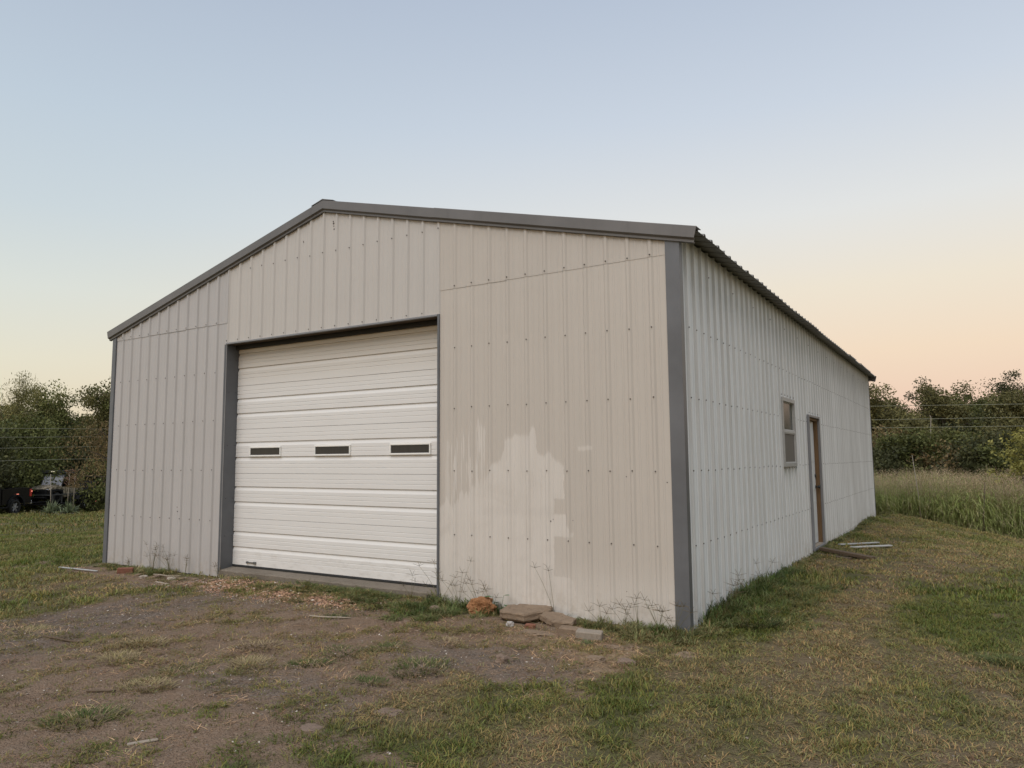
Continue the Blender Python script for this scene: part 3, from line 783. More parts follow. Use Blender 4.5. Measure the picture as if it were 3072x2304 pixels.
# ------------------------------------------------------------------ rocks, blocks, boards
def rock(name, loc, size, mat, seed, flat=0.0, cubey=.3, rz=0.0, rough=.18, sub=4):
    bm = bmesh.new(); bmesh.ops.create_icosphere(bm, subdivisions=sub, radius=1)
    off = Vector((seed * 3.7, seed * 1.3, seed * 2.1))
    for v in bm.verts:
        p = v.co.copy()
        n_ = mnoise.fractal(p * 1.1 + off, .9, 2.1, 5) * rough * 1.5 + mnoise.noise(p * 5 + off) * rough * .40 + mnoise.noise(p * 11 + off) * rough * .25
        cell = mnoise.cell(p * 2.2 + off) * rough * .25
        mxx = max(abs(p.x), abs(p.y), abs(p.z))
        q = p.lerp(p / mxx, cubey) * (1 + n_ + cell)
        if q.z > 1 - flat: q.z = 1 - flat + (q.z - 1 + flat) * .2
        v.co = Vector((q.x * size[0], q.y * size[1], q.z * size[2]))
    m = bpy.data.meshes.new(name); bm.to_mesh(m); bm.free(); m.materials.append(mat)
    o = bpy.data.objects.new(name, m); COL.objects.link(o)
    o.location = (loc[0], loc[1], gz(loc[0], loc[1]) + loc[2]); o.rotation_euler = (0, 0, rz)
    return o
def slab(name, poly, z0, th, mat, seed=0, tiltx=0, tilty=0, loc=(0, 0)):
    """flat broken stone: polygon outline in metres, rough sides"""
    rnd = random.Random(seed); bm = bmesh.new()
    P_ = []
    n = len(poly)
    for i in range(n):
        a, b = Vector(poly[i]), Vector(poly[(i + 1) % n])
        for k in range(5): P_.append(a.lerp(b, k / 5) + Vector((rnd.uniform(-.008, .008), rnd.uniform(-.008, .008))))
    c = sum(P_, Vector((0, 0))) / len(P_)
    L_ = [(.90, 0), (1.0, .25), (.985, .6), (1.0, .85), (.96, 1.0), (.6, 1.02), (.25, 1.0)]
    rings = []
    for s_, h in L_:
        rings.append([bm.verts.new(((c + (p - c) * (s_ + rnd.uniform(-.015, .015))).to_tuple() + (z0 + th * h + rnd.uniform(-.004, .004),))) for p in P_])
    for r1, r2 in zip(rings, rings[1:]):
        for i in range(len(P_)): bm.faces.new((r1[i], r1[(i + 1) % len(P_)], r2[(i + 1) % len(P_)], r2[i]))
    bm.faces.new(rings[-1]); bm.faces.new(rings[0][::-1])
    m = bpy.data.meshes.new(name); bm.to_mesh(m); bm.free(); m.materials.append(mat)
    o = bpy.data.objects.new(name, m); COL.objects.link(o)
    o.location = (loc[0], loc[1], gz(*loc)); o.rotation_euler = (tiltx, tilty, 0)
    return o
tag(rock('rust_rock', (7.09, -.16, .055), (.125, .10, .105), M['rock_orange'], 4, rough=.21, cubey=.35, rz=.4, sub=5), 'rust orange crusty rock the size of a football by the tan wall', 'rock')
tag(slab('flat_stone', [(-.21, -.12), (.11, -.17), (.27, .10), (.22, .21), (-.12, .19), (-.25, .10)], .02, .085, M['rock_brown'], 2, .06, -.02, (7.60, -.19)), 'biggest flat brown stone, a thick slab leaning low by the tan wall', 'stone')
tag(slab('flat_stone', [(-.17, -.04), (.02, -.12), (.19, -.05), (.16, .08), (-.05, .13), (-.17, .08)], .0, .065, M['rock_brown'], 5, .10, .12, (7.98, -.22)), 'smaller ragged flat stone just right of the biggest brown slab', 'stone')
cb = MB().box(-.115, .115, -.055, .055, 0, .085, .008)
o = cb.build('concrete_block', M['cmu'], None, (8.47, -.53, gz(8.47, -.53) - .016), (.06, .04, .28)); tag(o, 'pale tan cut block with clean edges lying in the straw', 'block')
o = MB().box(-.115, .10, -.055, .055, -.01, .058, .012).build('concrete_block', M['rock_brown'], None, (8.27, -.47, gz(8.27, -.47) - .002), (.0, .05, .22)); tag(o, 'low brown block half buried left of the pale tan cut block', 'block')
tag(rock('quartz_chip', (7.62, -.47, .02), (.035, .03, .03), M['rock_white'], 9, rz=1), 'small white stone chip in front of the biggest flat stone', 'stone')
tag(rock('brick_fragment', (7.83, -.46, .012), (.06, .03, .022), M['brick_red'], 12, cubey=.6), 'dark red brick fragment under the edge of the flat stones', 'brick')
tag(rock('dark_stone', (8.262, -1.62, .02), (.045, .04, .04), M['rock_dark'], 15, cubey=.5), 'small dark brown stone alone on the bare gravel', 'stone')
tag(rock('flat_stone', (8.233, -2.885, -.006), (.085, .065, .022), M['rock_dark'], 17, cubey=.4), 'flat dark brown stone sunk into bare earth in the foreground', 'stone')
tag(rock('flat_stone', (9.36, -.62, -.02), (.13, .09, .04), M['rock_brown'], 19, cubey=.3), 'rounded grey stone in front of the grey corner post', 'stone')
tag(rock('flat_stone', (8.84, -1.18, .005), (.07, .05, .03), M['rock_brown'], 21), 'brown stone in the straw, the left one of a close pair', 'stone')
tag(rock('flat_stone', (9.08, -1.12, .005), (.08, .05, .028), M['rock_dark'], 22), 'brown stone in the straw, the right one of a close pair', 'stone')
tag(rock('rubble_heap', (8.83, -.70, -.012), (.16, .08, .022), M['rock_brown'], 24, rough=.35), 'flat heap of crumbly brown rubble by the grass at the wall foot', 'rubble')
tag(rock('grey_stone', (6.63, -.34, .01), (.07, .05, .045), M['rock_dark'], 27), 'grey green stone hidden in grass left of the orange rock', 'stone')
tag(rock('flat_stone', (8.03, -3.32, -.014), (.09, .06, .022), M['rock_dark'], 29), 'flat brown stone among grass at the lower edge of the picture', 'stone')
tag(rock('flat_stone', (8.0, -.62, .0), (.16, .07, .018), M['rock_brown'], 31), 'thin brown stone flush with earth below the ragged flat stone', 'stone')
for k, (x, y, s_, mt_, lab_) in enumerate([(2.28, -.38, .07, 'rock_grey', 'largest pale stone in the rubble strip below the left wall'), (2.42, -.33, .04, 'rock_brown', 'small brown stone just right of the largest pale rubble stone'), (2.0, -.42, .06, 'rock_dark', 'dark stone left of the largest pale rubble stone'), (2.62, -.28, .045, 'rock_brown', 'brown stone closest to the left door jamb'), (1.75, -.45, .05, 'rock_grey', 'leftmost pale stone of the rubble strip')]):
    tag(rock('rubble_stone', (x, y, .008), (s_, s_ * .6, s_ * .4), M[mt_], 40 + k, rz=k), lab_, 'stone', 'rubble stones left of the overhead door')
o = MB().box(-.10, .10, -.046, .046, 0, .075, .005).build('red_brick', M['brick_red'], None, (1.17, -.36, gz(1.17, -.36)), (.02, .03, .9)); tag(o, 'single red clay brick by the left end of the front wall', 'brick')
for k, (x, y, s_, lab_) in enumerate([(2.15, -.52, .035, 'small brown stone in front of the rubble strip'), (1.55, -.40, .04, 'brown stone nearer the red brick'), (2.5, -.50, .03, 'tiny stone below the left jamb'), (3.0, -.28, .05, 'flat brown stone at the left end of the concrete sill'), (1.9, -.60, .03, 'tiny stone alone on gravel under the rubble strip')]):
    tag(rock('rubble_stone', (x, y, .004), (s_ * 1.4, s_ * .8, s_ * .45), M['rock_brown'], 70 + k, rz=k * 1.7), lab_, 'stone', 'rubble stones left of the overhead door')
def stick(name, a, b, r, mat, label, cat, kind=None, seed=0, group=None):
    rnd = random.Random(seed); a = Vector(a); b = Vector(b); pts = []
    for i in range(5):
        p = a.lerp(b, i / 4); p.x += rnd.uniform(-.03, .03) * (b - a).length * .5 * (0 < i < 4); p.y += rnd.uniform(-.03, .03) * (b - a).length * .5 * (0 < i < 4)
        pts.append((p.x, p.y, gz(p.x, p.y) + p.z))
    o = MB().tube(pts, [r, r * 1.05, r, r * .9, r * .6], 6).build(name, mat); return tag(o, label, cat, group)
def board(name, a, b, w, h, mat, label, cat, z=0.0, tz=0.0):
    a = Vector((a[0], a[1])); b = Vector((b[0], b[1])); L_ = (b - a).length; c = (a + b) / 2
    mb = MB().box(-L_ / 2, L_ / 2, -w / 2, w / 2, 0, h, .004)
    za, zb = gz(*a) + z, gz(*b) + z + tz
    o = mb.build(name, mat, None, (c.x, c.y, (za + zb) / 2), (0, -math.atan2(zb - za, L_), math.atan2((b - a).y, (b - a).x))); return tag(o, label, cat)
board('old_board', (9.27, 6.25), (10.05, 5.95), .13, .045, M['wood_old'], 'dark rotten board lying below the side door, butt against wall', 'board', .045, -.03)
board('old_board', (9.25, 6.0), (9.75, 5.88), .10, .03, M['wood_old'], 'short dark board under the rotten board by the side door', 'board', .0)
board('metal_strip', (9.42, 7.15), (9.88, 8.35), .07, .02, M['alu'], 'dull grey metal strip on grass, left one of two by the side door', 'strip', .02)
board('metal_strip', (9.62, 7.05), (10.12, 7.95), .075, .022, M['alu_bright'], 'pale whitish strip on grass, right one of two by the side door', 'strip', .02)
board('white_strip', (-.05, -.63), (.72, -.50), .03, .015, M['alu'], 'long thin white strip of wood lying left of the red brick', 'strip', .01)
board('wood_chip', (2.30, -.62), (2.62, -.66), .03, .015, M['wood_pale'], 'pale splinter lying in rubble below the left door jamb', 'wood')
board('wood_chip', (7.33, -4.02), (7.40, -3.88), .030, .012, M['wood_pale'], 'light brown chip of wood near the lower left of the picture', 'wood')
stick('fallen_twig', (1.9, -.40, .03), (2.35, -.30, .04), .008, M['wood_pale'], 'grey twig lying at the foot of the left wall', 'twig', seed=1)
stick('fallen_twig', (5.7, -1.17, .01), (6.15, -1.05, .012), .009, M['wood_pale'], 'bleached stick on bare earth in front of the grass tongue', 'twig', seed=2)
stick('fallen_twig', (8.25, -3.27, .01), (8.33, -3.05, .01), .005, M['wood_old'], 'thin dark twig beside the sunk brown stone in the foreground', 'twig', seed=3)
stick('fallen_twig', (4.35, -3.0, .01), (4.75, -2.83, .01), .012, M['wood_old'], 'dark broken stick on the dirt at the left of the yard', 'twig', seed=4)
stick('fallen_twig', (6.15, -3.60, .008), (6.33, -3.50, .012), .007, M['wood_old'], 'short dark stick on the dirt, lower left', 'twig', seed=6)

# ------------------------------------------------------------------ scatter helper (only for what nobody could count)
def scatter(name, pts, rot, scl, idx_, meshes, tint):
    src = bpy.data.collections.new(name + '_source')
    for i, me in enumerate(meshes):
        src.objects.link(bpy.data.objects.new('%s_%02d' % (name, i), me))
    m = bpy.data.meshes.new(name); pts = np.asarray(pts, np.float32)
    m.vertices.add(len(pts)); m.vertices.foreach_set('co', pts.ravel())
    for n_, typ, d, key in (('rot', 'FLOAT_VECTOR', rot, 'vector'), ('scl', 'FLOAT_VECTOR', scl, 'vector'), ('idx', 'INT', idx_, 'value'), ('tint', 'FLOAT_COLOR', tint, 'color')):
        a = m.attributes.new(n_, typ, 'POINT'); a.data.foreach_set(key, np.asarray(d, np.int32 if typ == 'INT' else np.float32).ravel())
    o = bpy.data.objects.new(name, m); COL.objects.link(o)
    g = bpy.data.node_groups.new(name, 'GeometryNodeTree')
    g.interface.new_socket('Geometry', in_out='INPUT', socket_type='NodeSocketGeometry'); g.interface.new_socket('Geometry', in_out='OUTPUT', socket_type='NodeSocketGeometry')
    N, L = g.nodes, g.links
    gi, go, ci, ip = N.new('NodeGroupInput'), N.new('NodeGroupOutput'), N.new('GeometryNodeCollectionInfo'), N.new('GeometryNodeInstanceOnPoints')
    ci.inputs[0].default_value = src; ci.inputs['Separate Children'].default_value = True; ci.inputs['Reset Children'].default_value = True
    ip.inputs['Pick Instance'].default_value = True
    def at(n_, typ):
        a = N.new('GeometryNodeInputNamedAttribute'); a.data_type = typ; a.inputs[0].default_value = n_; return a.outputs['Attribute']
    L.new(gi.outputs[0], ip.inputs['Points']); L.new(ci.outputs[0], ip.inputs['Instance'])
    L.new(at('idx', 'INT'), ip.inputs['Instance Index']); L.new(at('rot', 'FLOAT_VECTOR'), ip.inputs['Rotation']); L.new(at('scl', 'FLOAT_VECTOR'), ip.inputs['Scale'])
    L.new(ip.outputs[0], go.inputs[0])
    md = o.modifiers.new('scatter', 'NODES'); md.node_group = g
    return o
def blade_mat(name, rough=.6, trans=.25):
    t = NT(name)
    a = t.attr('tint', 'INSTANCER'); v = t.attr('shade')
    c = t.mix(1.0, a['Color'], v['Color'], 'MULTIPLY')
    t.set(c, rough, 0, .25)
    tr = t.n('ShaderNodeBsdfTranslucent'); t.l(c, tr.inputs[0])
    mxs = t.n('ShaderNodeMixShader'); mxs.inputs[0].default_value = trans
    t.l(t.b.outputs[0], mxs.inputs[1]); t.l(tr.outputs[0], mxs.inputs[2]); t.l(mxs.outputs[0], t.out.inputs['Surface'])
    return t.m
M['blade'] = blade_mat('grass blades')
def clump(name, n, rad, h, w, lean, seed, mat, droop=.5, tan=.35):
    """a handful of curved blades, each of two quads and a tip"""
    r = np.random.RandomState(seed); V_, F_, C_ = [], [], []
    for i in range(n):
        a = r.uniform(0, 6.28); d = rad * math.sqrt(r.uniform()); b = r.uniform(0, 6.28)
        hh_ = h * r.uniform(.45, 1.15); ww = w * r.uniform(.7, 1.3); ln = lean * r.uniform(.2, 1.5) * hh_
        x, y = d * math.cos(a), d * math.sin(a); dx, dy = math.cos(b), math.sin(b)
        px, py = -dy, dx
        k = len(V_)
        for f_, wf_ in ((0, 1), (.45, .9), (.8, .55)):
            o_ = ln * f_ ** 1.6; z = hh_ * (f_ - droop * .35 * f_ ** 3)
            V_ += [(x + dx * o_ - px * ww * wf_ / 2, y + dy * o_ - py * ww * wf_ / 2, z), (x + dx * o_ + px * ww * wf_ / 2, y + dy * o_ + py * ww * wf_ / 2, z)]
        V_.append((x + dx * ln, y + dy * ln, hh_ * (1 - droop * .45)))
        F_ += [(k, k + 1, k + 3), (k, k + 3, k + 2), (k + 2, k + 3, k + 5), (k + 2, k + 5, k + 4), (k + 4, k + 5, k + 6)]
        q = r.uniform(.65, 1.25)
        if r.uniform() < tan: c = (1.30 * q, 1.08 * q, .98 * q)
        else: c = (.85 * q, 1.0 * q, .8 * q)
        C_ += [c + (1,)] * 5
    return np_mesh(name, V_, F_, mat, {'shade': ('FLOAT_COLOR', 'FACE', C_)})
turf_m = [clump('turf%d' % i, 28, .075, .033, .0042, 1.3, i, M['blade'], .6, .4) for i in range(8)]
med_m = [clump('turf_m%d' % i, 22, .12, .055, .008, .9, 20 + i, M['blade'], .6, .4) for i in range(5)]
far_m = [clump('turf_f%d' % i, 26, .40, .075, .022, .9, 40 + i, M['blade'], .6, .4) for i in range(4)]
straw_m = [clump('straw%d' % i, 14, .09, .014, .0035, 6.0, 60 + i, M['blade'], .2, .8) for i in range(5)]
tuft_m = [clump('tuft%d' % i, 46, .07, .13, .0055, .75, 80 + i, M['blade'], .7, .25) for i in range(5)]
G1, G0 = np.array((.128, .148, .034)), np.array((.315, .240, .122))
def tint_for(x, y, r, bias=0.0):
    g = np.clip(lawn_color(x, y) + bias + r.normal(0, .10, len(x)), 0, 1)[:, None]
    c = G0 * (1 - g) + G1 * g
    yel = np.clip(fnoise(x, y, .8, 15), 0, 1)[:, None] * .35
    c = c * (1 - yel) + np.array((.25, .235, .065)) * yel
    c = c * r.uniform(.75, 1.2, len(x))[:, None]
    return np.concatenate([c, np.ones((len(x), 1))], 1)
def inside(x, y): return (x > XL - .02) & (x < XR + .02) & (y > .01) & (y < YB + .02)
def view_ok(x, y, margin=.10):
    dx, dy = x - CAM.x, y - CAM.y
    dep = -dx * math.sin(yaw) + dy * math.cos(yaw); lat = dx * math.cos(yaw) + dy * math.sin(yaw)
    return (dep > 1.5) & (np.abs(lat) < dep * (.70 + margin) + 1.5)
def sample(n, x0, x1, y0, y1, seed):
    r = np.random.RandomState(seed); return r.uniform(x0, x1, n), r.uniform(y0, y1, n), r
def near_lawn(lo, hi, dens, meshes, name, seed, sc=(.8, 1.25), hs=1.0, thr=.30):
    area = 0
    x0, x1, y0, y1 = (CAM.x - hi, CAM.x + hi, CAM.y, CAM.y + hi)
    n = int((x1 - x0) * (y1 - y0) * dens)
    x, y, r = sample(n, x0, x1, y0, y1, seed)
    d = np.hypot(x - CAM.x, y - CAM.y)
    k = (d >= lo) & (d < hi) & view_ok(x, y) & ~inside(x, y) & (y < FW(x))
    c = cover(x, y); k &= (r.uniform(0, 1, n) < sstep(c, thr, .85) * 1.0 + .012)
    x, y = x[k], y[k]; c = c[k]; n = len(x)
    rot = np.stack([r.normal(0, .12, n), r.normal(0, .12, n), r.uniform(0, 6.28, n)], -1)
    tall = .65 + .5 * lawn_color(x, y) + .25 * fnoise(x, y, 1.1, 22)
    tall = tall + 1.1 * np.exp(-((x - 9.5) / .35) ** 2) * sstep(y, .3, 1.0) * sstep(y, 4.6, 3.4)
    s_ = r.uniform(sc[0], sc[1], n)
    scl = np.stack([s_, s_, s_ * np.clip(tall, .4, 2.6) * hs], -1)
    return np.stack([x, y, ground_z(x, y) - .003], -1), rot, scl, r.randint(0, len(meshes), n), tint_for(x, y, r)
def add_stuff(name, data, meshes, label, cat):
    o = scatter(name, *data[:4], meshes, data[4]); tag(o, label, cat, kind='stuff'); return o
add_stuff('near_grass', near_lawn(2.0, 9.5, 260, turf_m, 'g', 1), turf_m, 'short mown green and tan grass nearest the camera', 'grass')
add_stuff('lawn_grass', near_lawn(9.5, 24, 75, med_m, 'g', 2), med_m, 'mown grass further along the side of the building', 'grass')
add_stuff('far_grass', near_lawn(24, 75, 6.0, far_m, 'g', 3, hs=1.2), far_m, 'green lawn running off to the parked truck at left', 'grass')
# starved patchy turf on the dirt
x, y, r = sample(42000, 1, 11, -5.4, .2, 31)
pn = fnoise(x, y, 1.5, 44) * .7 + fnoise(x, y, 3.8, 12) * .6 + .25 * fnoise(x, y, .6, 2)
k = (r.uniform(0, 1, len(x)) < .62 * sstep(pn, -.1, .9) + .04) & view_ok(x, y) & ~inside(x, y) & (cover(x, y) < .75) & (y < -.25)
k &= ~((blob(x, y, 3.75, -2.2, .75, 1.4, .1) + blob(x, y, 8.1, -1.7, .8, .45) > .55) & (r.uniform(0, 1, len(x)) < .8))
x, y = x[k], y[k]; n = len(x)
tn = tint_for(x, y, r, -.05) * np.array((.92, .92, .92, 1))
add_stuff('patchy_turf', (np.stack([x, y, ground_z(x, y) - .004], -1), np.stack([r.normal(0, .2, n), r.normal(0, .2, n), r.uniform(0, 6.28, n)], -1), np.stack([r.uniform(.6, 1.2, n)] * 2 + [r.uniform(.3, .75, n)], -1), r.randint(0, len(turf_m), n), tn), turf_m, 'thin patchy dead and green turf on the bare earth of the yard', 'grass')
# straw and dry stems lying on the dirt
x, y, r = sample(60000, -2, 12, -5.5, 1, 11)
w_ = np.clip(1.3 * blob(x, y, 9.05, -1.05, .75, .5, -.3) + .5 * blob(x, y, 8.2, -.75, .8, .25) + .13 + .15 * fnoise(x, y, 1.1, 9) + .25 * blob(x, y, 4.6, -2.9, 2.2, .7), 0, 1)
k = (r.uniform(0, 1, len(x)) < w_ * .30) & view_ok(x, y) & ~inside(x, y) & (cover(x, y) < .9)
x, y = x[k], y[k]; n = len(x)
q = r.uniform(.5, 1.25, n)[:, None]; tn = np.where(r.uniform(0, 1, n)[:, None] < .6, np.array((.40, .31, .19)), np.array((.18, .125, .08))) * q
add_stuff('dry_straw', (np.stack([x, y, ground_z(x, y) + .002], -1), np.stack([r.normal(0, .1, n), r.normal(0, .1, n), r.uniform(0, 6.28, n)], -1), np.repeat(r.uniform(.6, 1.3, n)[:, None], 3, 1), r.randint(0, 5, n), np.concatenate([tn, np.ones((n, 1))], 1)), straw_m, 'dry straw and dead stems strewn over the bare earth', 'straw')
# gravel
t = NT('loose gravel'); a = t.attr('tint', 'INSTANCER'); t.set(a['Color'], .95, 0, .15); M['gravel'] = t.m
peb_m = []
for i in range(6):
    bm = bmesh.new(); bmesh.ops.create_icosphere(bm, subdivisions=1, radius=1)
    for v in bm.verts:
        q_ = 1 + mnoise.noise(v.co * 1.7 + Vector((i * 9, 0, 0))) * .5; v.co = Vector((v.co.x * q_, v.co.y * q_ * .75, v.co.z * q_ * .5))
    me = bpy.data.meshes.new('pebble%d' % i); bm.to_mesh(me); bm.free(); me.materials.append(M['gravel']); peb_m.append(me)
x, y, r = sample(150000, -1, 11.5, -5.2, 0, 21)
rg = np.clip(1.2 * blob(x, y, 4.1, -.45, 1.5, .42, .05) + 1.0 * blob(x, y, 5.5, -.45, .7, .35, -.1), 0, 1)
gv = np.clip(1.1 * blob(x, y, 3.75, -2.2, .75, 1.4, .1) + .9 * blob(x, y, 3.6, -.95, 1.6, .3) + .9 * blob(x, y, 8.1, -1.7, .8, .45) + .8 * blob(x, y, 7.2, -2.9, .9, .35) + .8 * blob(x, y, 3.6, -3.2, 1.4, .6), 0, 1)
k = (r.uniform(0, 1, len(x)) < (.9 * rg + .45 * gv + .10) * (1 - cover(x, y) * .8)) & view_ok(x, y) & ~inside(x, y)
x, y, rg = x[k], y[k], rg[k]; n = len(x)
s_ = .0035 + .006 * r.uniform(0, 1, n) ** 3 + rg * r.uniform(0, .011, n)
grey = np.array((.205, .168, .14)) * r.uniform(.5, 1.4, n)[:, None]
redc = np.array((.34, .205, .135)) * r.uniform(.45, 1.5, n)[:, None]
pale = np.array((.62, .55, .47)) * r.uniform(.7, 1.1, n)[:, None]
tn = np.where(r.uniform(0, 1, n)[:, None] < rg[:, None], redc, grey); tn = np.where(r.uniform(0, 1, n)[:, None] < .05, pale, tn)
add_stuff('gravel', (np.stack([x, y, ground_z(x, y) + s_ * .15], -1), r.uniform(-.5, .5, (n, 3)) * np.array((1, 1, 12)), np.stack([s_ * r.uniform(.8, 1.8, n), s_, s_], -1), r.randint(0, 6, n), np.concatenate([tn, np.ones((n, 1))], 1)), peb_m, 'loose grey and red gravel in front of the overhead door', 'gravel')

# ------------------------------------------------------------------ single tufts and weeds
def leafy_mat(name, trans=.3, rough=.6):
    t = NT(name); v = t.attr('shade'); c = v['Color']
    t.set(c, rough, 0, .2)
    tr = t.n('ShaderNodeBsdfTranslucent'); t.l(c, tr.inputs[0])
    mxs = t.n('ShaderNodeMixShader'); mxs.inputs[0].default_value = trans
    t.l(t.b.outputs[0], mxs.inputs[1]); t.l(tr.outputs[0], mxs.inputs[2]); t.l(mxs.outputs[0], t.out.inputs['Surface'])
    return t.m
M['leaf'] = leafy_mat('leaves')
M['bark'] = simple('grey brown bark', (.085, .068, .052), .95, 0, .1, .4, 14, .6)
M['bark_pale'] = simple('pale bark', (.24, .21, .17), .9, 0, .1, .3, 20, .4)
def tuft_mesh(name, n, rad, h, w, lean, seed, green, tan, tanf, droop=.7):
    r = np.random.RandomState(seed); V_, F_, C_ = [], [], []
    for i in range(n):
        a = r.uniform(0, 6.28); d = rad * math.sqrt(r.uniform()); b = a + r.normal(0, .8)
        hh_ = h * r.uniform(.4, 1.15) * (1 - .4 * d / max(rad, 1e-3)); ww = w * r.uniform(.7, 1.3); ln = lean * r.uniform(.2, 1.4) * hh_
        x, y = d * math.cos(a), d * math.sin(a); dx, dy = math.cos(b), math.sin(b); px, py = -dy, dx
        k = len(V_)
        for f_, wf_ in ((0, 1), (.4, .95), (.75, .6)):
            o_ = ln * f_ ** 1.6; z = hh_ * (f_ - droop * .4 * f_ ** 3) - .01
            V_ += [(x + dx * o_ - px * ww * wf_ / 2, y + dy * o_ - py * ww * wf_ / 2, z), (x + dx * o_ + px * ww * wf_ / 2, y + dy * o_ + py * ww * wf_ / 2, z)]
        V_.append((x + dx * ln, y + dy * ln, hh_ * (1 - droop * .5)))
        F_ += [(k, k + 1, k + 3), (k, k + 3, k + 2), (k + 2, k + 3, k + 5), (k + 2, k + 5, k + 4), (k + 4, k + 5, k + 6)]
        c = np.array(tan if r.uniform() < tanf else green) * r.uniform(.6, 1.35)
        C_ += [tuple(c) + (1,)] * 5
    return np_mesh(name, V_, F_, M['leaf'], {'shade': ('FLOAT_COLOR', 'FACE', C_)})
GR, TN, DK = (.10, .125, .038), (.36, .28, .16), (.065, .082, .028)
TU = [(7.0, -1.93, .20, .07, GR, .25, 'broad green grass tuft on gravel, in front of the orange rock'),
      (7.18, -1.66, .13, .07, GR, .2, 'green tuft right behind the broad one on the gravel'),
      (7.82, -2.06, .19, .085, GR, .3, 'bushy green tuft alone in the middle of the bare gravel'),
      (7.70, -2.50, .11, .065, GR, .15, 'small round bright green tuft in the middle foreground'),
      (6.95, -2.35, .12, .06, GR, .25, 'low green tuft left of the sunk brown stone'),
      (8.50, -.72, .08, .05, (.11, .18, .06), .1, 'tiny bright green tuft at the foot of the pale tan cut block'),
      (5.95, -1.05, .10, .05, DK, .1, 'small dark green tuft on red gravel in front of the sill'),
      (5.05, -.62, .10, .05, DK, .15, 'small dark green tuft on the red gravel left of the sill middle'),
      (3.95, -2.98, .20, .08, (.24, .22, .09), .6, 'straggly half dry tuft on the dirt at far left'),
      (5.60, -3.05, .14, .10, (.34, .29, .13), .75, 'dry yellow spiky tuft in the left foreground'),
      (5.25, -2.65, .15, .10, (.32, .27, .12), .8, 'dry straw coloured tuft behind the yellow spiky one'),
      (6.25, -3.0, .16, .09, GR, .55, 'mixed green and tan tuft in the left middle of the dirt'),
      (6.6, -2.6, .13, .09, (.30, .26, .12), .8, 'bleached flattened tuft on the brown dirt'),
      (6.45, -3.35, .13, .08, (.30, .26, .12), .7, 'dead spiky tuft nearest the left lower corner'),
      (4.8, -1.6, .18, .06, DK, .45, 'dull tuft between the grey gravel and the brown dirt'),
      (2.3, -1.1, .16, .05, DK, .3, 'green tuft in the grey gravel left of the door'),
      (6.1, -2.15, .16, .07, (.22, .17, .10), .7, 'reddish brown dry tuft on the bare dirt'),
      (6.7, -3.9, .16, .09, GR, .4, 'green tuft at the very bottom edge of the picture'),
      (7.5, -1.3, .12, .05, (.22, .14, .09), .8, 'rusty brown mat of dead grass on the gravel'),
      (11.55, .25, .14, .10, GR, .05, 'bright green coarse tuft in the tan lawn at right'),
      (9.62, .55, .16, .13, DK, .25, 'dark green tuft leaning out by the side wall near the corner'),
      (9.5, 1.05, .15, .12, (.36, .24, .12), .85, 'mound of tan dead grass against the side wall')]
for i, (x, y, rd, h, gcol, tf, lab) in enumerate(TU):
    me = tuft_mesh('grass_tuft', int(240 + rd * 1700), rd * 1.2, h, .0048, 1.3, 200 + i, gcol, TN, tf)
    o = bpy.data.objects.new('grass_tuft', me); COL.objects.link(o); o.location = (x, y, gz(x, y)); o.rotation_euler = (0, 0, i); o.scale = (1.25, .95, .72)
    tag(o, lab, 'grass tuft', 'single grass tufts on bare ground')
# ragged long grass at the foot of the walls (too dense to count)
def fringe(name, spans, label, hmul=1.0, seed=0, dens=60, mtn=.45):
    r = np.random.RandomState(seed); P_, H_, T_ = [], [], []
    for (xa, ya, xb, yb, wid, h, gr) in spans:
        L_ = math.hypot(xb - xa, yb - ya); n = int(L_ * dens * max(wid, .1) * 6)
        f_ = r.uniform(0, 1, n); off = np.abs(r.normal(0, wid, n))
        nx_, ny_ = (yb - ya) / L_, -(xb - xa) / L_
        x = xa + (xb - xa) * f_ + nx_ * off; y = ya + (yb - ya) * f_ + ny_ * off
        P_.append(np.stack([x, y], -1)); H_.append(h * r.uniform(.45, 1.2, n) * np.exp(-off / wid * .35)); T_.append(np.full(n, gr))
    P_ = np.concatenate(P_); H_ = np.concatenate(H_); T_ = np.concatenate(T_); n = len(P_)
    k = ~inside(P_[:, 0], P_[:, 1] - .0); P_, H_, T_ = P_[k], H_[k], T_[k]; n = len(P_)
    g = np.clip(T_ + r.normal(0, .2, n), 0, 1)[:, None]
    c = (np.array((.36, .27, .155)) * (1 - g) + np.array((.095, .13, .038)) * g) * r.uniform(.6, 1.25, n)[:, None]
    s_ = H_ / .13
    return add_stuff(name, (np.stack([P_[:, 0], P_[:, 1], ground_z(P_[:, 0], P_[:, 1]) - .004], -1), np.stack([r.normal(0, .2, n), r.normal(0, .2, n), r.uniform(0, 6.28, n)], -1), np.stack([.8 + .4 * s_, .8 + .4 * s_, s_], -1), r.randint(0, 5, n), np.concatenate([c, np.ones((n, 1))], 1)), tuft_m, label, 'grass')
fringe('wall_foot_grass', [(6.35, -.03, 7.2, -.03, .16, .15, .8), (6.3, -.35, 6.9, -.35, .25, .10, .8), (8.25, -.05, 9.25, -.05, .13, .12, .55), (7.2, -.02, 8.25, -.02, .04, .06, .4),
                           (8.7, -.2, 9.3, -.2, .14, .10, .45), (4.3, -.02, 6.2, -.02, .06, .035, .6), (.1, -.03, 1.9, -.03, .10, .07, .5), (1.0, -.15, 1.7, -.15, .1, .10, .5)], 'uneven long grass along the foot of the front wall', seed=4)
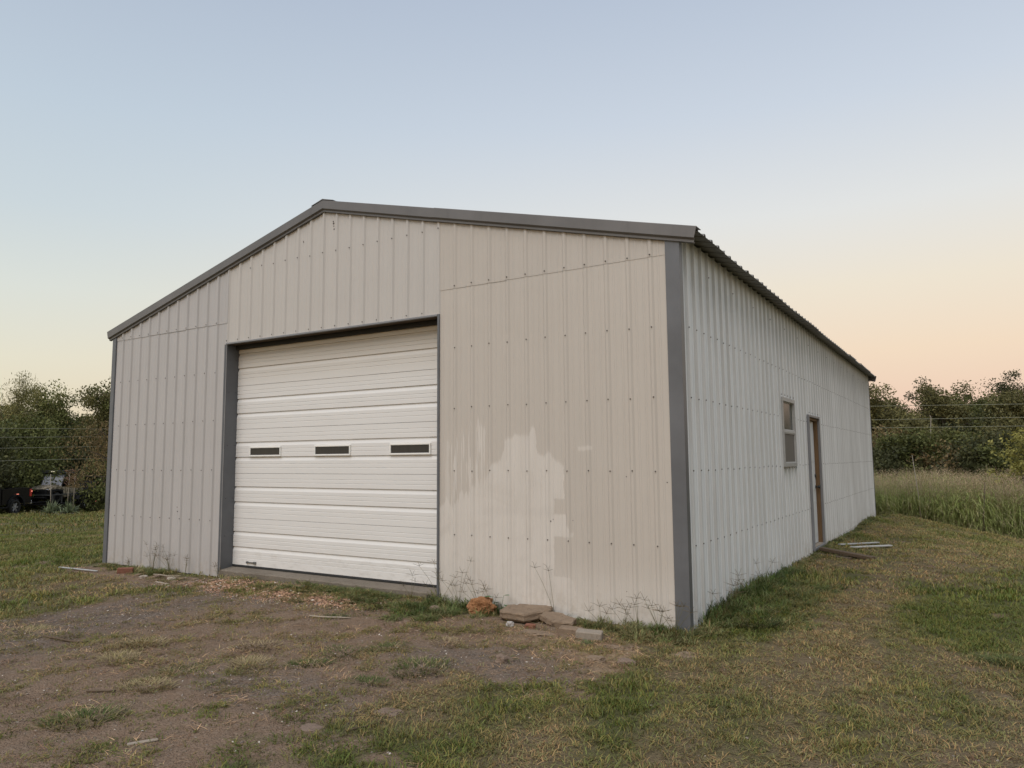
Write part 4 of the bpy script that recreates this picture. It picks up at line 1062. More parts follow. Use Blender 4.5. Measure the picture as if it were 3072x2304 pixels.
fringe('side_wall_grass', [(9.23, .25, 9.23, 3.9, .16, .17, .85), (9.23, 3.9, 9.23, 14.8, .05, .055, .6), (9.5, .6, 9.5, 3.2, .25, .10, .7), (9.25, -.05, 9.25, .6, .15, .09, .5), (9.25, 12.0, 9.25, 13.2, .06, .12, .7)], 'long uncut grass along the foot of the side wall', seed=5)
fringe('sill_weed_mat', [(4.55, -.10, 5.95, -.14, .13, .045, .75), (4.0, -.25, 4.6, -.2, .1, .04, .6), (5.4, -.3, 6.3, -.42, .12, .045, .7)], 'low dark mat of weeds in front of the concrete sill', seed=6, dens=110)
# seeded finger-grass stalks against the walls
def stalk(x, y, h, seed, label, n=3, green=(.075, .085, .04)):
    rnd = random.Random(seed); root = empty('finger_grass', (x, y, gz(x, y) - .01))
    tag(root, label, 'weed', 'finger grass stalks against the front wall')
    V_ = []
    st, hd = MB(), MB()
    for i in range(n):
        a = rnd.uniform(0, 6.28); ln = rnd.uniform(.1, .6) * h; hh_ = h * rnd.uniform(.45, 1.05)
        ca, sa = math.cos(a), math.sin(a) * .35 - .25
        pts = [(ca * ln * f ** 1.5, sa * ln * f ** 1.5, hh_ * f) for f in (0, .35, .7, 1)]
        st.tube(pts, [.0024, .0021, .0016, .0011], 4)
        tip = Vector(pts[-1])
        for lvl in ((0, 4),):
            base = tip + Vector((0, 0, lvl[0] * hh_)) - Vector((ca, sa, 0)) * ln * (-lvl[0]) * 1.4
            for k in range(lvl[1]):
                b = k / max(1, lvl[1] - 1) * 2.6 - 1.3 + rnd.uniform(-.15, .15)
                L_ = rnd.uniform(.05, .10)
                hd.tube([base, base + Vector((math.sin(b) * L_ * .6, rnd.uniform(-.2, .05) * L_, math.cos(b) * L_ * .6)), base + Vector((math.sin(b) * L_, rnd.uniform(-.3, 0) * L_, math.cos(b) * L_ * .85))], [.0017, .0017, .0010], 4)
    st.build('stem', M['stem'], root); hd.build('seed_head', M['seed'], root)
M['stem'] = simple('dull green stem', (.13, .12, .06), .8, 0, .2, .3, 20)
M['seed'] = simple('brown green seed spikes', (.15, .12, .075), .8, 0, .2, .3, 20)
ST = [(6.50, -.06, .46, 'tall airy grass stalks beside the right door jamb', 6), (6.72, -.05, .50, 'tallest branching stalks right of the door jamb', 5), (6.98, -.05, .40, 'stalks rising behind the orange rock', 6), (7.15, -.05, .30, 'thin stalks between orange rock and biggest flat stone', 4),
      (7.86, -.04, .52, 'lone tall pale stalk standing behind the two flat stones', 2), (8.37, -.08, .20, 'short stalks behind the pale tan cut block', 3), (8.75, -.10, .37, 'forked stalk half way to the grey corner trim', 3), (8.95, -.12, .28, 'tangled stalks left of the grey corner trim', 6), (9.10, -.12, .30, 'leaning stalks touching the grey corner trim', 6),
      (6.1, -.07, .26, 'stalks in front of the right end of the sill', 3), (2.78, -.05, .17, 'thin stalks at the foot of the left door jamb', 4), (1.35, -.06, .38, 'bushy stalks nearer the red brick by the left wall', 9), (1.75, -.06, .40, 'tall bushy stalks right of those by the red brick', 9), (2.1, -.06, .25, 'few low stalks on the left wall nearer the door', 4), (.75, -.06, .14, 'short leaning stalks left of the red brick', 4), (8.6, -.06, .2, 'sparse stalks over the dark grass right of the blocks', 4)]
for i, (x, y, h, lab, n_) in enumerate(ST): stalk(x, y, h, 500 + i, lab, n_)
for i, (y, h, lab) in enumerate([(.75, .42, 'pale forked stalks on the side wall nearest the corner'), (1.15, .30, 'short stalks on the side wall next after the corner ones'), (2.3, .3, 'stalks above the long grass on the side wall')]):
    stalk(9.29, y, h, 600 + i, lab, 4)
# broad-leaved weed behind the orange rock
root = tag(empty('broadleaf_weed', (7.24, -.06, gz(7.24, -.06))), 'broad leaved green weed against the wall behind the orange rock', 'weed')
mb = MB(); rnd = random.Random(8)
for i in range(12):
    a = rnd.uniform(0, 6.28); L_ = rnd.uniform(.05, .09); h = rnd.uniform(.05, .20); cx_, cy_ = math.cos(a) * .07, math.sin(a) * .03 - .03
    prof = [Vector((0, 0, 0)), Vector((.35, .42, .03)), Vector((.8, .38, .02)), Vector((1.05, 0, -.05)), Vector((.8, -.38, .02)), Vector((.35, -.42, .03))]
    mt = Matrix.Translation((cx_, cy_, h)) @ Matrix.Rotation(a, 4, 'Z') @ Matrix.Rotation(rnd.uniform(-.2, .5), 4, 'Y') @ Matrix.Scale(L_, 4)
    f = mb.bm.faces.new([mb.bm.verts.new(mt @ v) for v in prof]); 
    mb.tube([(0, 0, 0), (cx_ * .7, cy_ * .7, h * .7), (cx_, cy_, h)], .002, 4)
mb.build('foliage', simple('weed leaf green', (.05, .105, .035), .6, 0, .3, .3, 30), root)

# ------------------------------------------------------------------ tall field grass behind the building
def cane(name, seed, h=1.5):
    """stems of tall field grass with arching leaves and reddish open heads"""
    r = np.random.RandomState(seed); V_, F_, C_ = [], [], []
    def strip(P_, W_, px, py, col_):
        k = len(V_)
        for (x, y, z), w in zip(P_, W_):
            V_.append((x - px * w / 2, y - py * w / 2, z)); V_.append((x + px * w / 2, y + py * w / 2, z))
        for i in range(len(P_) - 1):
            F_.append((k + 2 * i, k + 2 * i + 1, k + 2 * i + 3)); F_.append((k + 2 * i, k + 2 * i + 3, k + 2 * i + 2)); C_.extend([col_] * 2)
    for s_ in range(10):
        x, y = r.uniform(-.24, .24, 2); hh_ = h * r.uniform(.72, 1.1); a = r.uniform(0, 6.28); ln = .12 * r.uniform(.2, 1)
        g = np.array((.30, .345, .11)) * r.uniform(.7, 1.3)
        if r.uniform() < .15: g = np.array((.42, .37, .20)) * r.uniform(.7, 1.2)
        P_ = [(x + math.cos(a) * ln * f * f, y + math.sin(a) * ln * f * f, hh_ * f) for f in (0, .35, .7, 1)]
        b = r.uniform(0, 3.14); strip(P_, [.010, .009, .007, .003], math.cos(b), math.sin(b), tuple(g * .9) + (1,))
        for l_ in range(8):
            f = r.uniform(.08, .80); b = r.uniform(0, 6.28); LL = r.uniform(.28, .55); z = hh_ * f
            x0_, y0_ = x + math.cos(a) * ln * f * f, y + math.sin(a) * ln * f * f
            up_ = r.uniform(.35, .75); cb_, sb_ = math.cos(b), math.sin(b)
            Q = [(x0_ + cb_ * LL * t_, y0_ + sb_ * LL * t_, z + LL * (up_ * t_ * 1.6 - 1.35 * t_ * t_)) for t_ in (0, .3, .6, .85)]
            gg = g * r.uniform(.75, 1.35)
            if f < .25 and r.uniform() < .5: gg = np.array((.30, .26, .14))
            strip(Q, [.006, .011, .009, .003], -sb_, cb_, tuple(gg) + (1,))
        red = np.array((.33, .24, .14)) * r.uniform(.6, 1.3)
        for l_ in range(3):
            f = r.uniform(.0, 1); z = hh_ * (.90 + .16 * f); b = r.uniform(0, 6.28); LL = .13 * (1.05 - f * .75)
            xx, yy = x + math.cos(a) * ln, y + math.sin(a) * ln
            strip([(xx, yy, z), (xx + math.cos(b) * LL * .7, yy + math.sin(b) * LL * .7, z + LL * .55), (xx + math.cos(b) * LL, yy + math.sin(b) * LL, z + LL * .45)], [.004, .012, .006], -math.sin(b), math.cos(b), tuple(red) + (1,))
    return np_mesh(name, V_, F_, M['blade'], {'shade': ('FLOAT_COLOR', 'FACE', C_)})
canes = [cane('cane%d' % i, i + 1) for i in range(8)]
def field(n, x0, x1, d0, d1, seed):
    x, y, r = sample(n, x0, x1, 0, 1, seed); y = FW(x) + d0 + (d1 - d0) * y
    n = len(x); s_ = r.uniform(.85, 1.12, n) * (1 + .08 * fnoise(x, y, .25, 3)) * np.clip((.93 - ground_z(x, y)) / 1.78, .45, 1.5)
    q = r.uniform(.8, 1.2, n)[:, None] * (1 + .15 * fnoise(x, y, .4, 30)[:, None])
    return np.stack([x, y, ground_z(x, y) - .02], -1), np.stack([r.normal(0, .06, n), r.normal(0, .06, n), r.uniform(0, 6.28, n)], -1), np.repeat(s_[:, None], 3, 1), r.randint(0, 8, n), np.concatenate([np.ones((n, 3)) * q, np.ones((n, 1))], 1)
fa = [field(1500, 5, 20, .05, 1.6, 1), field(3200, 2, 26, 1.6, 8, 2), field(3400, -6, 34, 8, 25, 3)]
data = [np.concatenate([f_[i] for f_ in fa]) for i in range(5)]
add_stuff('tall_field_grass', data, canes, 'tall green field grass with reddish seed heads behind the building', 'tall grass')
for (x, d, h, lean, mt_, lab) in [(10.15, .0, 1.75, (-.12, 0), 'bark_pale', 'thin pale bare stake standing at the edge of the tall field grass'), (11.55, -.02, 1.35, (.10, .02), 'bark', 'thin dark bent stem in front of the tall field grass')]:
    y = float(FW(x)) + d; z = gz(x, y)
    o = MB().tube([(0, 0, -.1), (lean[0] * .25, lean[1] * .4, h * .4), (lean[0], lean[1], h)], [.016, .014, .008], 6).build('thin_stake', M[mt_], None, (x, y, z)); tag(o, lab, 'stake')

# ------------------------------------------------------------------ trees
def tree(name, x, y, h, rx, rz_lo, seed, label, cat='tree', pal=((.045, .052, .018), (.085, .080, .028)), n=9000, leaf=.16, droop=0.0, trunk_r=.16, lobes=16, bark='bark', group=None, open_=1.0, base=None, multi=1, ry=None, leafy_low=.0):
    """trunk and limbs as one mesh, crown as thousands of leaf faces gathered in many small clumps at the limb ends"""
    r = np.random.RandomState(seed); ry = ry or rx
    z0 = gz(x, y) if base is None else base
    root = empty(name, (x, y, z0)); tag(root, label, cat, group)
    mb = MB(); ends = []
    for m_ in range(multi):
        bx, by = (r.normal(0, .25 * (multi > 1), 2))
        tp = [Vector((bx, by, -.2))]; d = Vector((r.normal(0, .07) + .25 * bx, r.normal(0, .07) + .25 * by, 1))
        hs = h * .72 * r.uniform(.85, 1.05)
        for i in range(1, 7): tp.append(tp[-1] + Vector((d.x + r.normal(0, .09), d.y + r.normal(0, .09), 1)) * hs / 6)
        mb.tube(tp, [trunk_r * (1 - .12 * i) / (1 + .35 * (multi - 1)) for i in range(7)], 7)
        nl = lobes // multi + 1
        for k in range(nl):
            f = r.uniform(rz_lo, 1.0); i = min(5, int(f * 6)); s_ = tp[i].lerp(tp[i + 1], f * 6 - i if f < 1 else 1)
            a = k * 2.4 + r.uniform(-.5, .5); e = r.uniform(.15, .9)
            rr_ = (1 - .72 * max(0, f - .45) / .55) * r.uniform(.55, 1.0)
            tip = Vector((tp[0].x * .3 + math.cos(a) * rx * rr_, math.sin(a) * ry * rr_, min(h * .97, s_.z + e * rx * .75)))
            mid = s_.lerp(tip, .5) + Vector((0, 0, rx * .06)); 
            mb.tube([s_, mid, tip], [trunk_r * .38 * (1 - .4 * f), trunk_r * .22, trunk_r * .06], 5, cap=False)
            ends += [tip, mid.lerp(tip, .4)]
            for q in range(3):
                t2 = tip + Vector(r.normal(0, .24, 3)) * rx * .8; t2.z = min(t2.z, h); t2.z = max(t2.z, h * leafy_low)
                mb.tube([mid.lerp(tip, r.uniform(.2, .8)), t2], [trunk_r * .12, trunk_r * .03], 4, cap=False); ends.append(t2)
        ends.append(tp[-1] + Vector((0, 0, h * .2)))
    mb.build('trunk', M[bark], root)
    E_ = np.array([tuple(e) for e in ends]); w_ = r.uniform(.3, 1.0, len(E_)) ** open_
    pick = r.choice(len(E_), n, p=w_ / w_.sum())
    cr = r.uniform(.12, .30, len(E_)) * rx
    g = r.normal(0, 1, (n, 3)); g /= np.linalg.norm(g, axis=1)[:, None]; g *= (r.uniform(0, 1, n) ** .45)[:, None]
    g[:, 2] *= .75
    C = E_[pick] + g * cr[pick][:, None] * 1.15
    C[:, 2] -= droop * r.uniform(0, 1, n) ** 2 * rx * .55
    C[:, 2] = np.clip(C[:, 2], h * leafy_low * .6 + .1, None)
    L_ = leaf * r.uniform(.55, 1.25, n); W_ = L_ * (.22 if droop > .5 else .55)
    a = r.uniform(0, 6.28, n); b = r.normal(-.25 - droop * .9, .55, n)
    D = np.stack([np.cos(a) * np.cos(b), np.sin(a) * np.cos(b), np.sin(b)], -1)
    S_ = np.cross(D, r.normal(0, 1, (n, 3))); S_ /= np.linalg.norm(S_, axis=1)[:, None] + 1e-9
    V_ = np.stack([C - D * L_[:, None] / 2, C + S_ * W_[:, None] / 2, C + D * L_[:, None] / 2, C - S_ * W_[:, None] / 2], 1).reshape(-1, 3)
    F_ = np.arange(4 * n).reshape(n, 4)
    tone = r.uniform(0, 1, len(E_))[pick] * .6 + r.uniform(0, 1, n) * .4
    c = np.array(pal[0])[None] * (1 - tone[:, None]) + np.array(pal[1])[None] * tone[:, None]
    c = c * r.uniform(.7, 1.3, n)[:, None]
    me = np_mesh('crown', V_, F_, M['leaf'], {'shade': ('FLOAT_COLOR', 'FACE', np.concatenate([c, np.ones((n, 1))], 1))})
    o = bpy.data.objects.new('crown', me); COL.objects.link(o); o.parent = root
    return root
def polar(px, dist):
    """ground point on the bearing of image column px (in a 3072 wide photo) at a horizontal distance"""
    d = fw + rt * (px - 1536) / 2220.2562 - up * (1411 - 1152) / 2220.2562
    q = Vector((d.x, d.y)).normalized() * dist
    return CAM.x + q.x, CAM.y + q.y
OL = ((.095, .092, .036), (.235, .21, .080)); GRN = ((.065, .078, .026), (.185, .19, .062)); BRN = ((.14, .10, .045), (.25, .18, .085)); DRK = ((.040, .046, .020), (.10, .10, .042))
YEL = ((.17, .165, .045), (.34, .31, .09))
def T(px, dist, toppx, *a, **k):
    x, y = polar(px, dist); z = gz(x, y)
    dep = (x - CAM.x) * fw.x + (y - CAM.y) * fw.y
    top = CAM.z + (1411 - toppx) / 2220 * dep
    return tree(a[0], x, y, (top - z) * 1.0, *a[1:], base=z, **k)
# left of the building
OLL = tuple(tuple(q * 1.3 for q in c_) for c_ in OL); GRL = tuple(tuple(q * 1.2 for q in c_) for c_ in GRN)
LT = [(-60, 62, 1045, 3.6, OLL, 'tall loose willow like tree at the left edge of the picture', .8), (20, 60, 1062, 3.1, OLL, 'drooping green tree second from the left edge', .9), (125, 64, 1100, 3.2, GRL, 'rounded airy tree with sky showing through its crown', .3),
      (190, 68, 1245, 2.4, DRK, 'low dark tree in the gap of the left treeline', .1), (245, 66, 1205, 2.2, OL, 'small spindly tree right of the low dark gap tree', .3), (305, 62, 1120, 3.0, OL, 'tall olive tree partly hidden by the left end of the building', .3), (380, 62, 1110, 3.2, GRN, 'tree almost hidden behind the left end of the building', .3)]
for i, (px, d, tp, rx, pal, lab, dr) in enumerate(LT):
    T(px, d, tp, 'broadleaf_tree', rx, .30, 900 + i, lab, pal=pal, n=19000, leaf=.18, droop=dr, trunk_r=.18, lobes=22, group='trees left of the building')
for i, (px, d, tp, rx, pal, lab) in enumerate([(-20, 54, 1290, 3.0, GRN, 'dense drooping green shrub behind the black pickup'), (70, 57, 1270, 3.2, GRN, 'dense green shrub behind the camouflage buggy'), (160, 60, 1260, 3.0, DRK, 'very dark shrub mass behind the buggy roof'), (250, 58, 1330, 2.6, DRK, 'dark shrub behind the trailer tail gate'), (320, 55, 1400, 2.2, GRN, 'low green shrub beside the trailer tail gate'), (-90, 52, 1300, 3, DRK, 'dark shrub at the left edge behind the pickup')]):
    T(px, d, tp, 'tall_shrub', rx, .05, 930 + i, lab, cat='shrub', pal=pal, n=8000, leaf=.22, droop=.5, trunk_r=.08, lobes=22, multi=3, group='shrubs behind the truck and trailer', leafy_low=.02)
T(395, 38, 1200, 'redbud_tree', 2.5, .40, 960, 'reddish brown leaning tree at the left end of the building, nearer than the rest', pal=BRN, n=6500, leaf=.16, droop=.7, trunk_r=.11, lobes=22, group='trees left of the building', leafy_low=.36, bark='bark')
# right of the building
OL = tuple(tuple(q * .85 for q in c_) for c_ in OL); GRN = tuple(tuple(q * .85 for q in c_) for c_ in GRN)
RT = [(2600, 58, 1205, 3.0, OL, 'olive tree just right of the far end of the building', .7), (2690, 62, 1182, 3.2, OL, 'thin topped tree with bare twigs in the right treeline', 1.3), (2790, 72, 1150, 3.6, DRK, 'dark round topped tree standing behind the right treeline', .7), (2850, 60, 1205, 2.8, OL, 'lower olive tree under the dark round topped one', .9),
      (2920, 62, 1180, 3.2, OL, 'pointed airy tree in the middle of the right treeline', 1.1), (2990, 60, 1180, 3.0, GRN, 'bushy green tree near the right edge', .8), (3045, 76, 1135, 3.6, DRK, 'tallest dark tree at the right edge', .8), (3090, 58, 1190, 3.2, OL, 'olive tree cut by the right edge of the picture', .8), (2540, 62, 1180, 3.2, OL, 'tree hidden behind the far end of the building', .8), (3180, 62, 1170, 3.4, GRN, 'green tree beyond the right edge', .8)]
for i, (px, d, tp, rx, pal, lab, op) in enumerate(RT):
    T(px, d, tp, 'broadleaf_tree', rx, .22, 1000 + i, lab, pal=pal, n=19000, leaf=.18, droop=.2, trunk_r=.15, lobes=24, open_=op, bark='bark_pale' if i in (0, 1) else 'bark', group='trees along the far side of the field')
RS = [(2625, 47, 1390, 2.0, DRK, 'dark shrub next to the far corner of the building'), (2700, 48, 1355, 2.2, GRN, 'green shrub behind the pale stake'), (2760, 49, 1340, 2.4, GRN, 'wide green shrub left of the bare brown thicket'), (2830, 48, 1372, 2.0, BRN, 'bare brown thicket with hanging dead leaves'), (2885, 49, 1350, 2.2, GRN, 'green shrub right of the bare brown thicket'), (2950, 47, 1335, 2.4, DRK, 'dark leafy shrub in the middle right'), (3010, 46, 1385, 2.0, GRN, 'grey green shrub under the yellow tree'), (3085, 47, 1370, 2.3, DRK, 'dark shrub behind the yellow tree'), (2655, 50, 1320, 2.2, BRN, 'brown thin shrub with pale slanting trunks'), (2800, 52, 1300, 2.6, OL, 'olive shrub behind the green ones'), (2980, 53, 1290, 2.8, OL, 'tall olive shrub near the yellow tree'), (2900, 54, 1290, 2.6, DRK, 'tall dark shrub in the middle of the right thicket'), (3060, 53, 1280, 2.6, OL, 'tall olive shrub at the right edge'), (2720, 54, 1290, 2.6, OL, 'tall olive shrub left in the right thicket')]
for i, (px, d, tp, rx, pal, lab) in enumerate(RS):
    T(px, d, tp, 'tall_shrub', rx, .03, 1100 + i, lab, cat='shrub', pal=pal, n=2200 if pal is BRN else 7000, leaf=.20, droop=.2, trunk_r=.07, lobes=20, multi=4, bark='bark_pale' if pal is BRN else 'bark', group='shrubs along the far side of the field', leafy_low=.02)
T(3066, 30, 1298, 'young_sycamore', 1.25, .05, 1200, 'young yellow green tree with large leaves at the right edge', pal=YEL, n=3200, leaf=.12, droop=.1, trunk_r=.05, lobes=18, multi=2, leafy_low=.25)
x, y = polar(2800, 50)
o = MB().tube([(0, 0, -.5), (.03, 0, 2), (-.04, 0, 3.4), (.05, 0, 4.6), (.0, 0, 4.7)], [.05, .045, .035, .025, .012], 5).build('bare_snag', M['bark_pale'], None, (x, y, gz(x, y))); tag(o, 'slim bleached snag glimpsed among the trees right of the building', 'dead tree')
# distant wood that reads as one mass
r = np.random.RandomState(77); n = 42000
ang = r.uniform(-1.15, .45, n); dd = r.uniform(84, 100, n)
az0 = math.atan2(fw.y, fw.x)
wx = CAM.x + np.cos(az0 - ang * 1.0) * dd; wy = CAM.y + np.sin(az0 - ang * 1.0) * dd
ang = r.uniform(-1.0, 1.0, n); wx = CAM.x + np.cos(az0 + ang) * dd; wy = CAM.y + np.sin(az0 + ang) * dd
hmax = 6.8 + 1.2 * fnoise(wx, wy, .05, 6) + .9 * fnoise(wx, wy, .2, 19)
wz = -2.3 + r.uniform(0, 1, n) ** .8 * (hmax + 1)
C = np.stack([wx, wy, wz], -1); D = r.normal(0, 1, (n, 3)); D /= np.linalg.norm(D, axis=1)[:, None]; S_ = np.cross(D, r.normal(0, 1, (n, 3))); S_ /= np.linalg.norm(S_, axis=1)[:, None]
L_ = r.uniform(.25, .6, n)[:, None]
V_ = np.stack([C - D * L_, C + S_ * L_ * .7, C + D * L_, C - S_ * L_ * .7], 1).reshape(-1, 3)
cc = np.array((.06, .062, .026)) * r.uniform(.5, 1.5, n)[:, None]
me = np_mesh('distant_wood', V_, np.arange(4 * n).reshape(n, 4), M['leaf'], {'shade': ('FLOAT_COLOR', 'FACE', np.concatenate([cc, np.ones((n, 1))], 1))})
o = bpy.data.objects.new('distant_wood', me); COL.objects.link(o); tag(o, 'far dark wood closing the view behind the separate trees', 'wood', kind='stuff')

# ------------------------------------------------------------------ overhead wires
M['wire'] = simple('pale weathered wire', (.24, .235, .17), .6, 0)
def wire(a, b, sag, label, ext=1.0):
    a, b = Vector(a), Vector(b); d = b - a; a2, b2 = a - d * ext, b + d * ext; pts = []
    for i in range(13):
        f = i / 12; p = a2.lerp(b2, f); p.z -= sag * 4 * f * (1 - f) - sag; pts.append(p)
    o = MB().tube(pts, .010, 4).build('overhead_wire', M['wire']); tag(o, label, 'wire', 'overhead wires')
lw = ['top', 'second', 'third', 'lowest']
for nm, z1_, z2_ in zip(lw, (3.271, 2.812, 2.253, 1.610), (3.545, 3.074, 2.481, 1.747)):
    wire((-30.73, 11.93, z1_), (-33.80, 19.17, z2_), .0, '%s of the four wires crossing the trees on the left' % nm)
for nm, a, b in (('top', (6.749, 39.23, 4.314), (13.62, 35.41, 3.899)), ('middle', (6.71, 39.23, 3.553), (13.58, 35.41, 3.277)), ('lowest', (6.69, 39.22, 3.097), (13.56, 35.41, 2.873))):
    wire(a, b, .0, '%s of the three wires crossing the trees on the right' % nm)

# ------------------------------------------------------------------ pickup, trailer, buggy, yuccas
M['black_paint'] = simple('glossy black paint', (.005, .005, .006), .3, 0, .3, .1)
M['black_matt'] = simple('black plastic', (.010, .010, .010), .8, 0, .2)
M['frame_grey'] = simple('dark grey cage tube', (.040, .040, .038), .6)
M['tyre'] = simple('tyre rubber', (.030, .029, .028), .85, 0, .2, .2, 20)
M['chrome'] = simple('bright wheel metal', (.45, .45, .46), .3, .6)
M['tail'] = NT('red tail lamp').m
t = NT('red tail lamp'); t.set((.10, .004, .004), .4); t.b.inputs['Emission Color'].default_value = (1, .06, .03, 1); t.b.inputs['Emission Strength'].default_value = .10; M['tail'] = t.m
t = NT('lit red marker lamp'); t.set((.6, .05, .03), .3); t.b.inputs['Emission Color'].default_value = (1, .32, .22, 1); t.b.inputs['Emission Strength'].default_value = .9; M['marker'] = t.m
t = NT('amber white roof lamp'); t.set((.8, .75, .6), .3); t.b.inputs['Emission Color'].default_value = (1, .9, .65, 1); t.b.inputs['Emission Strength'].default_value = .8; M['lamp'] = t.m
t = NT('windscreen glass'); t.set((.34, .345, .38), .3, 0, .6); M['screen_glass'] = t.m
t = NT('dark side glass'); t.set((.012, .013, .014), .12, 0, .7); M['dark_glass'] = t.m
t = NT('camouflage panels'); co = t.co()
v1 = t.noise(co, 5, 4, .6, .5); v2 = t.noise(co, 11, 3, .6, .8)
c = t.mix(t.maprange(v1, .47, .52), (.34, .28, .20), (.12, .10, .065)); c = t.mix(t.maprange(v2, .57, .62), c, (.24, .205, .15)); t.set(c, .45, 0, .4); M['camo'] = t.m
PHI = R(-62)
def wheel(parent, x, y, r_, w, rim=M['chrome'], spokes=6, name='wheel', face=1):
    n = 28; prof = [(r_ * .62, -w / 2), (r_ * .93, -w / 2), (r_, -w * .32), (r_, w * .32), (r_ * .93, w / 2), (r_ * .62, w / 2)]
    V_, F_ = [], []
    for i in range(n):
        a = 2 * math.pi * i / n
        for q, (rr_, yy) in enumerate(prof):
            k = 1.0 if q not in (2, 3) or i % 2 else .975
            V_.append((math.cos(a) * rr_ * k, yy, math.sin(a) * rr_ * k))
    m_ = len(prof)
    for i in range(n):
        for q in range(m_): F_.append((i * m_ + q, ((i + 1) % n) * m_ + q, ((i + 1) % n) * m_ + (q + 1) % m_, i * m_ + (q + 1) % m_))
    o = mesh_obj(name, V_, F_, M['tyre'], parent, True, (x, y, r_))
    rm = MB().disc((0, face * w * .10, 0), r_ * .61, w * .3, 'y', 24, 1).disc((0, face * w * .34, 0), r_ * .13, w * .24, 'y', 12, 0)
    for i in range(spokes):
        a = 2 * math.pi * i / spokes
        rm.box(r_ * .10, r_ * .60, face * w * .26 - .012, face * w * .26 + .035, -r_ * .10, -r_ * .02, .004, 0, Matrix.Rotation(a, 4, 'Y'))
        rm.box(r_ * .10, r_ * .60, face * w * .26 - .012, face * w * .26 + .035, r_ * .02, r_ * .10, .004, 0, Matrix.Rotation(a, 4, 'Y'))
    rm.build('rim', [rim, M['black_matt']], o)
    return o
def arch(cx, cz, r_, n=9): return [(cx + r_ * math.cos(math.pi * i / n), cz + r_ * math.sin(math.pi * i / n)) for i in range(n + 1)]
# local frame: x forward, y to the vehicle's left, z up
tx, ty = polar(46, 49.0); TZ = gz(tx, ty)
hv = Vector((math.cos(PHI), math.sin(PHI))); lv = Vector((-hv.y, hv.x))
def vpos(a, b=0.0): return (tx + hv.x * a + lv.x * (b - .84), ty + hv.y * a + lv.y * (b - .84))
truck = empty('pickup_truck', (*vpos(0), TZ), PHI); tag(truck, 'glossy black pickup truck cut off by the left edge, tail lamps lit', 'pickup')
side = [(-1.15, .62), (-.62, .58)] + arch(0, .50, .56)[::-1][0:0]
bed = [(-1.17, .60), (-.60, .60)] + [(0 + .56 * math.cos(math.pi - math.pi * i / 10), .46 + .56 * math.sin(math.pi * i / 10)) for i in range(1, 10)] + [(.60, .60), (1.02, .56), (1.02, 1.42), (-1.15, 1.45)]
mb = MB().prism(bed, .80, .98).prism(bed, -.98, -.80).box(-1.17, -1.10, -.80, .80, .62, 1.44, .01).box(-1.10, 1.02, -.80, .80, .70, .80)
mb.build('bed', M['black_paint'], truck)
cab = [(1.05, .55), (3.2, .55), (3.2, 1.45), (2.75, 1.96), (1.45, 2.0), (1.10, 1.45)]
MB().prism(cab, -.96, .96).build('cab', M['black_paint'], truck)
MB().prism([(1.22, 1.47), (3.0, 1.47), (2.66, 1.90), (1.52, 1.93)], -.97, .97).build('side_window', M['dark_glass'], truck)
hood = [(3.22, .55), (3.30, .60)] + [(3.95 + .54 * math.cos(math.pi - math.pi * i / 10), .46 + .54 * math.sin(math.pi * i / 10)) for i in range(1, 10)] + [(4.6, .55), (4.95, .6), (4.95, 1.35), (3.22, 1.47)]
MB().prism(hood, -.97, .97).build('hood', M['black_paint'], truck)
MB().box(-1.30, -1.18, -.95, .95, .52, .74, .03).build('rear_bumper', M['chrome'], truck)
for sy in (1, -1):
    MB().box(-1.185, -1.02, sy * .985 - .02, sy * .985 + .012, .96, 1.36, .01).build('tail_lamp', M['tail'], truck)
    a_ = [(.56 * 1.0, 0)]
    outer = [(.64 * math.cos(math.pi * i / 12), .46 + .64 * math.sin(math.pi * i / 12)) for i in range(13)]; inner = [(.55 * math.cos(math.pi * i / 12), .46 + .55 * math.sin(math.pi * i / 12)) for i in range(12, -1, -1)]
    MB().prism(outer + inner, sy * .98, sy * 1.04).build('wheel_arch_flare', M['black_matt'], truck)
MB().box(-.10, .06, 1.035, 1.055, 1.10, 1.135, .004).build('marker_lamp', M['marker'], truck)
MB().box(-1.195, -1.12, .99, 1.010, 1.20, 1.27).build('marker_lamp', M['marker'], truck)
MB().box(.7, 3.2, .90, 1.08, .40, .46, .01).build('running_board', M['black_matt'], truck)
for x_ in (0, 3.95):
    for sy in (.84, -.84): wheel(truck, x_, sy, .42, .29, spokes=6, face=1 if sy > 0 else -1)
# flat trailer behind the truck
tr = empty('utility_trailer', (*vpos(-2.4), TZ), PHI); tag(tr, 'black flat trailer with rail sides and raised mesh tail gate behind the pickup', 'trailer')
L0, L1, WT = -.5, -4.5, 1.0
MB().box(L1, L0, -WT, WT, .34, .42, .01).build('deck', M['black_matt'], tr)
mb = MB()
for sy in (1, -1):
    mb.box(L1, L0, sy * WT - .03, sy * WT + .03, .90, .96, .005)
    for x_ in np.linspace(L1, L0, 6): mb.box(x_ - .03, x_ + .03, sy * WT - .025, sy * WT + .025, .42, .90)
mb.box(L0 - .03, L0 + .03, -WT, WT, .90, .96); mb.build('side_rails', M['frame_grey'], tr)
MB().tube([(L0, .7, .55), (1.05, 0, .52)], .04, 6).tube([(L0, -.7, .55), (1.05, 0, .52)], .04, 6).tube([(1.05, 0, .52), (1.3, 0, .55)], .05, 6).build('tongue', M['black_matt'], tr)
MB().box(.95, 1.02, -.05, .05, .1, .62).build('jack', M['steel'], tr)
gt = MB()
for yy in np.linspace(-.98, .98, 8): gt.box(L1 - .06, L1 - .02, yy - .018, yy + .018, .62, 1.62)
for zz in (.62, 1.12, 1.62): gt.box(L1 - .065, L1 - .015, -1.0, 1.0, zz - .02, zz + .02)
gate = gt.build('tail_gate', M['frame_grey'], tr)
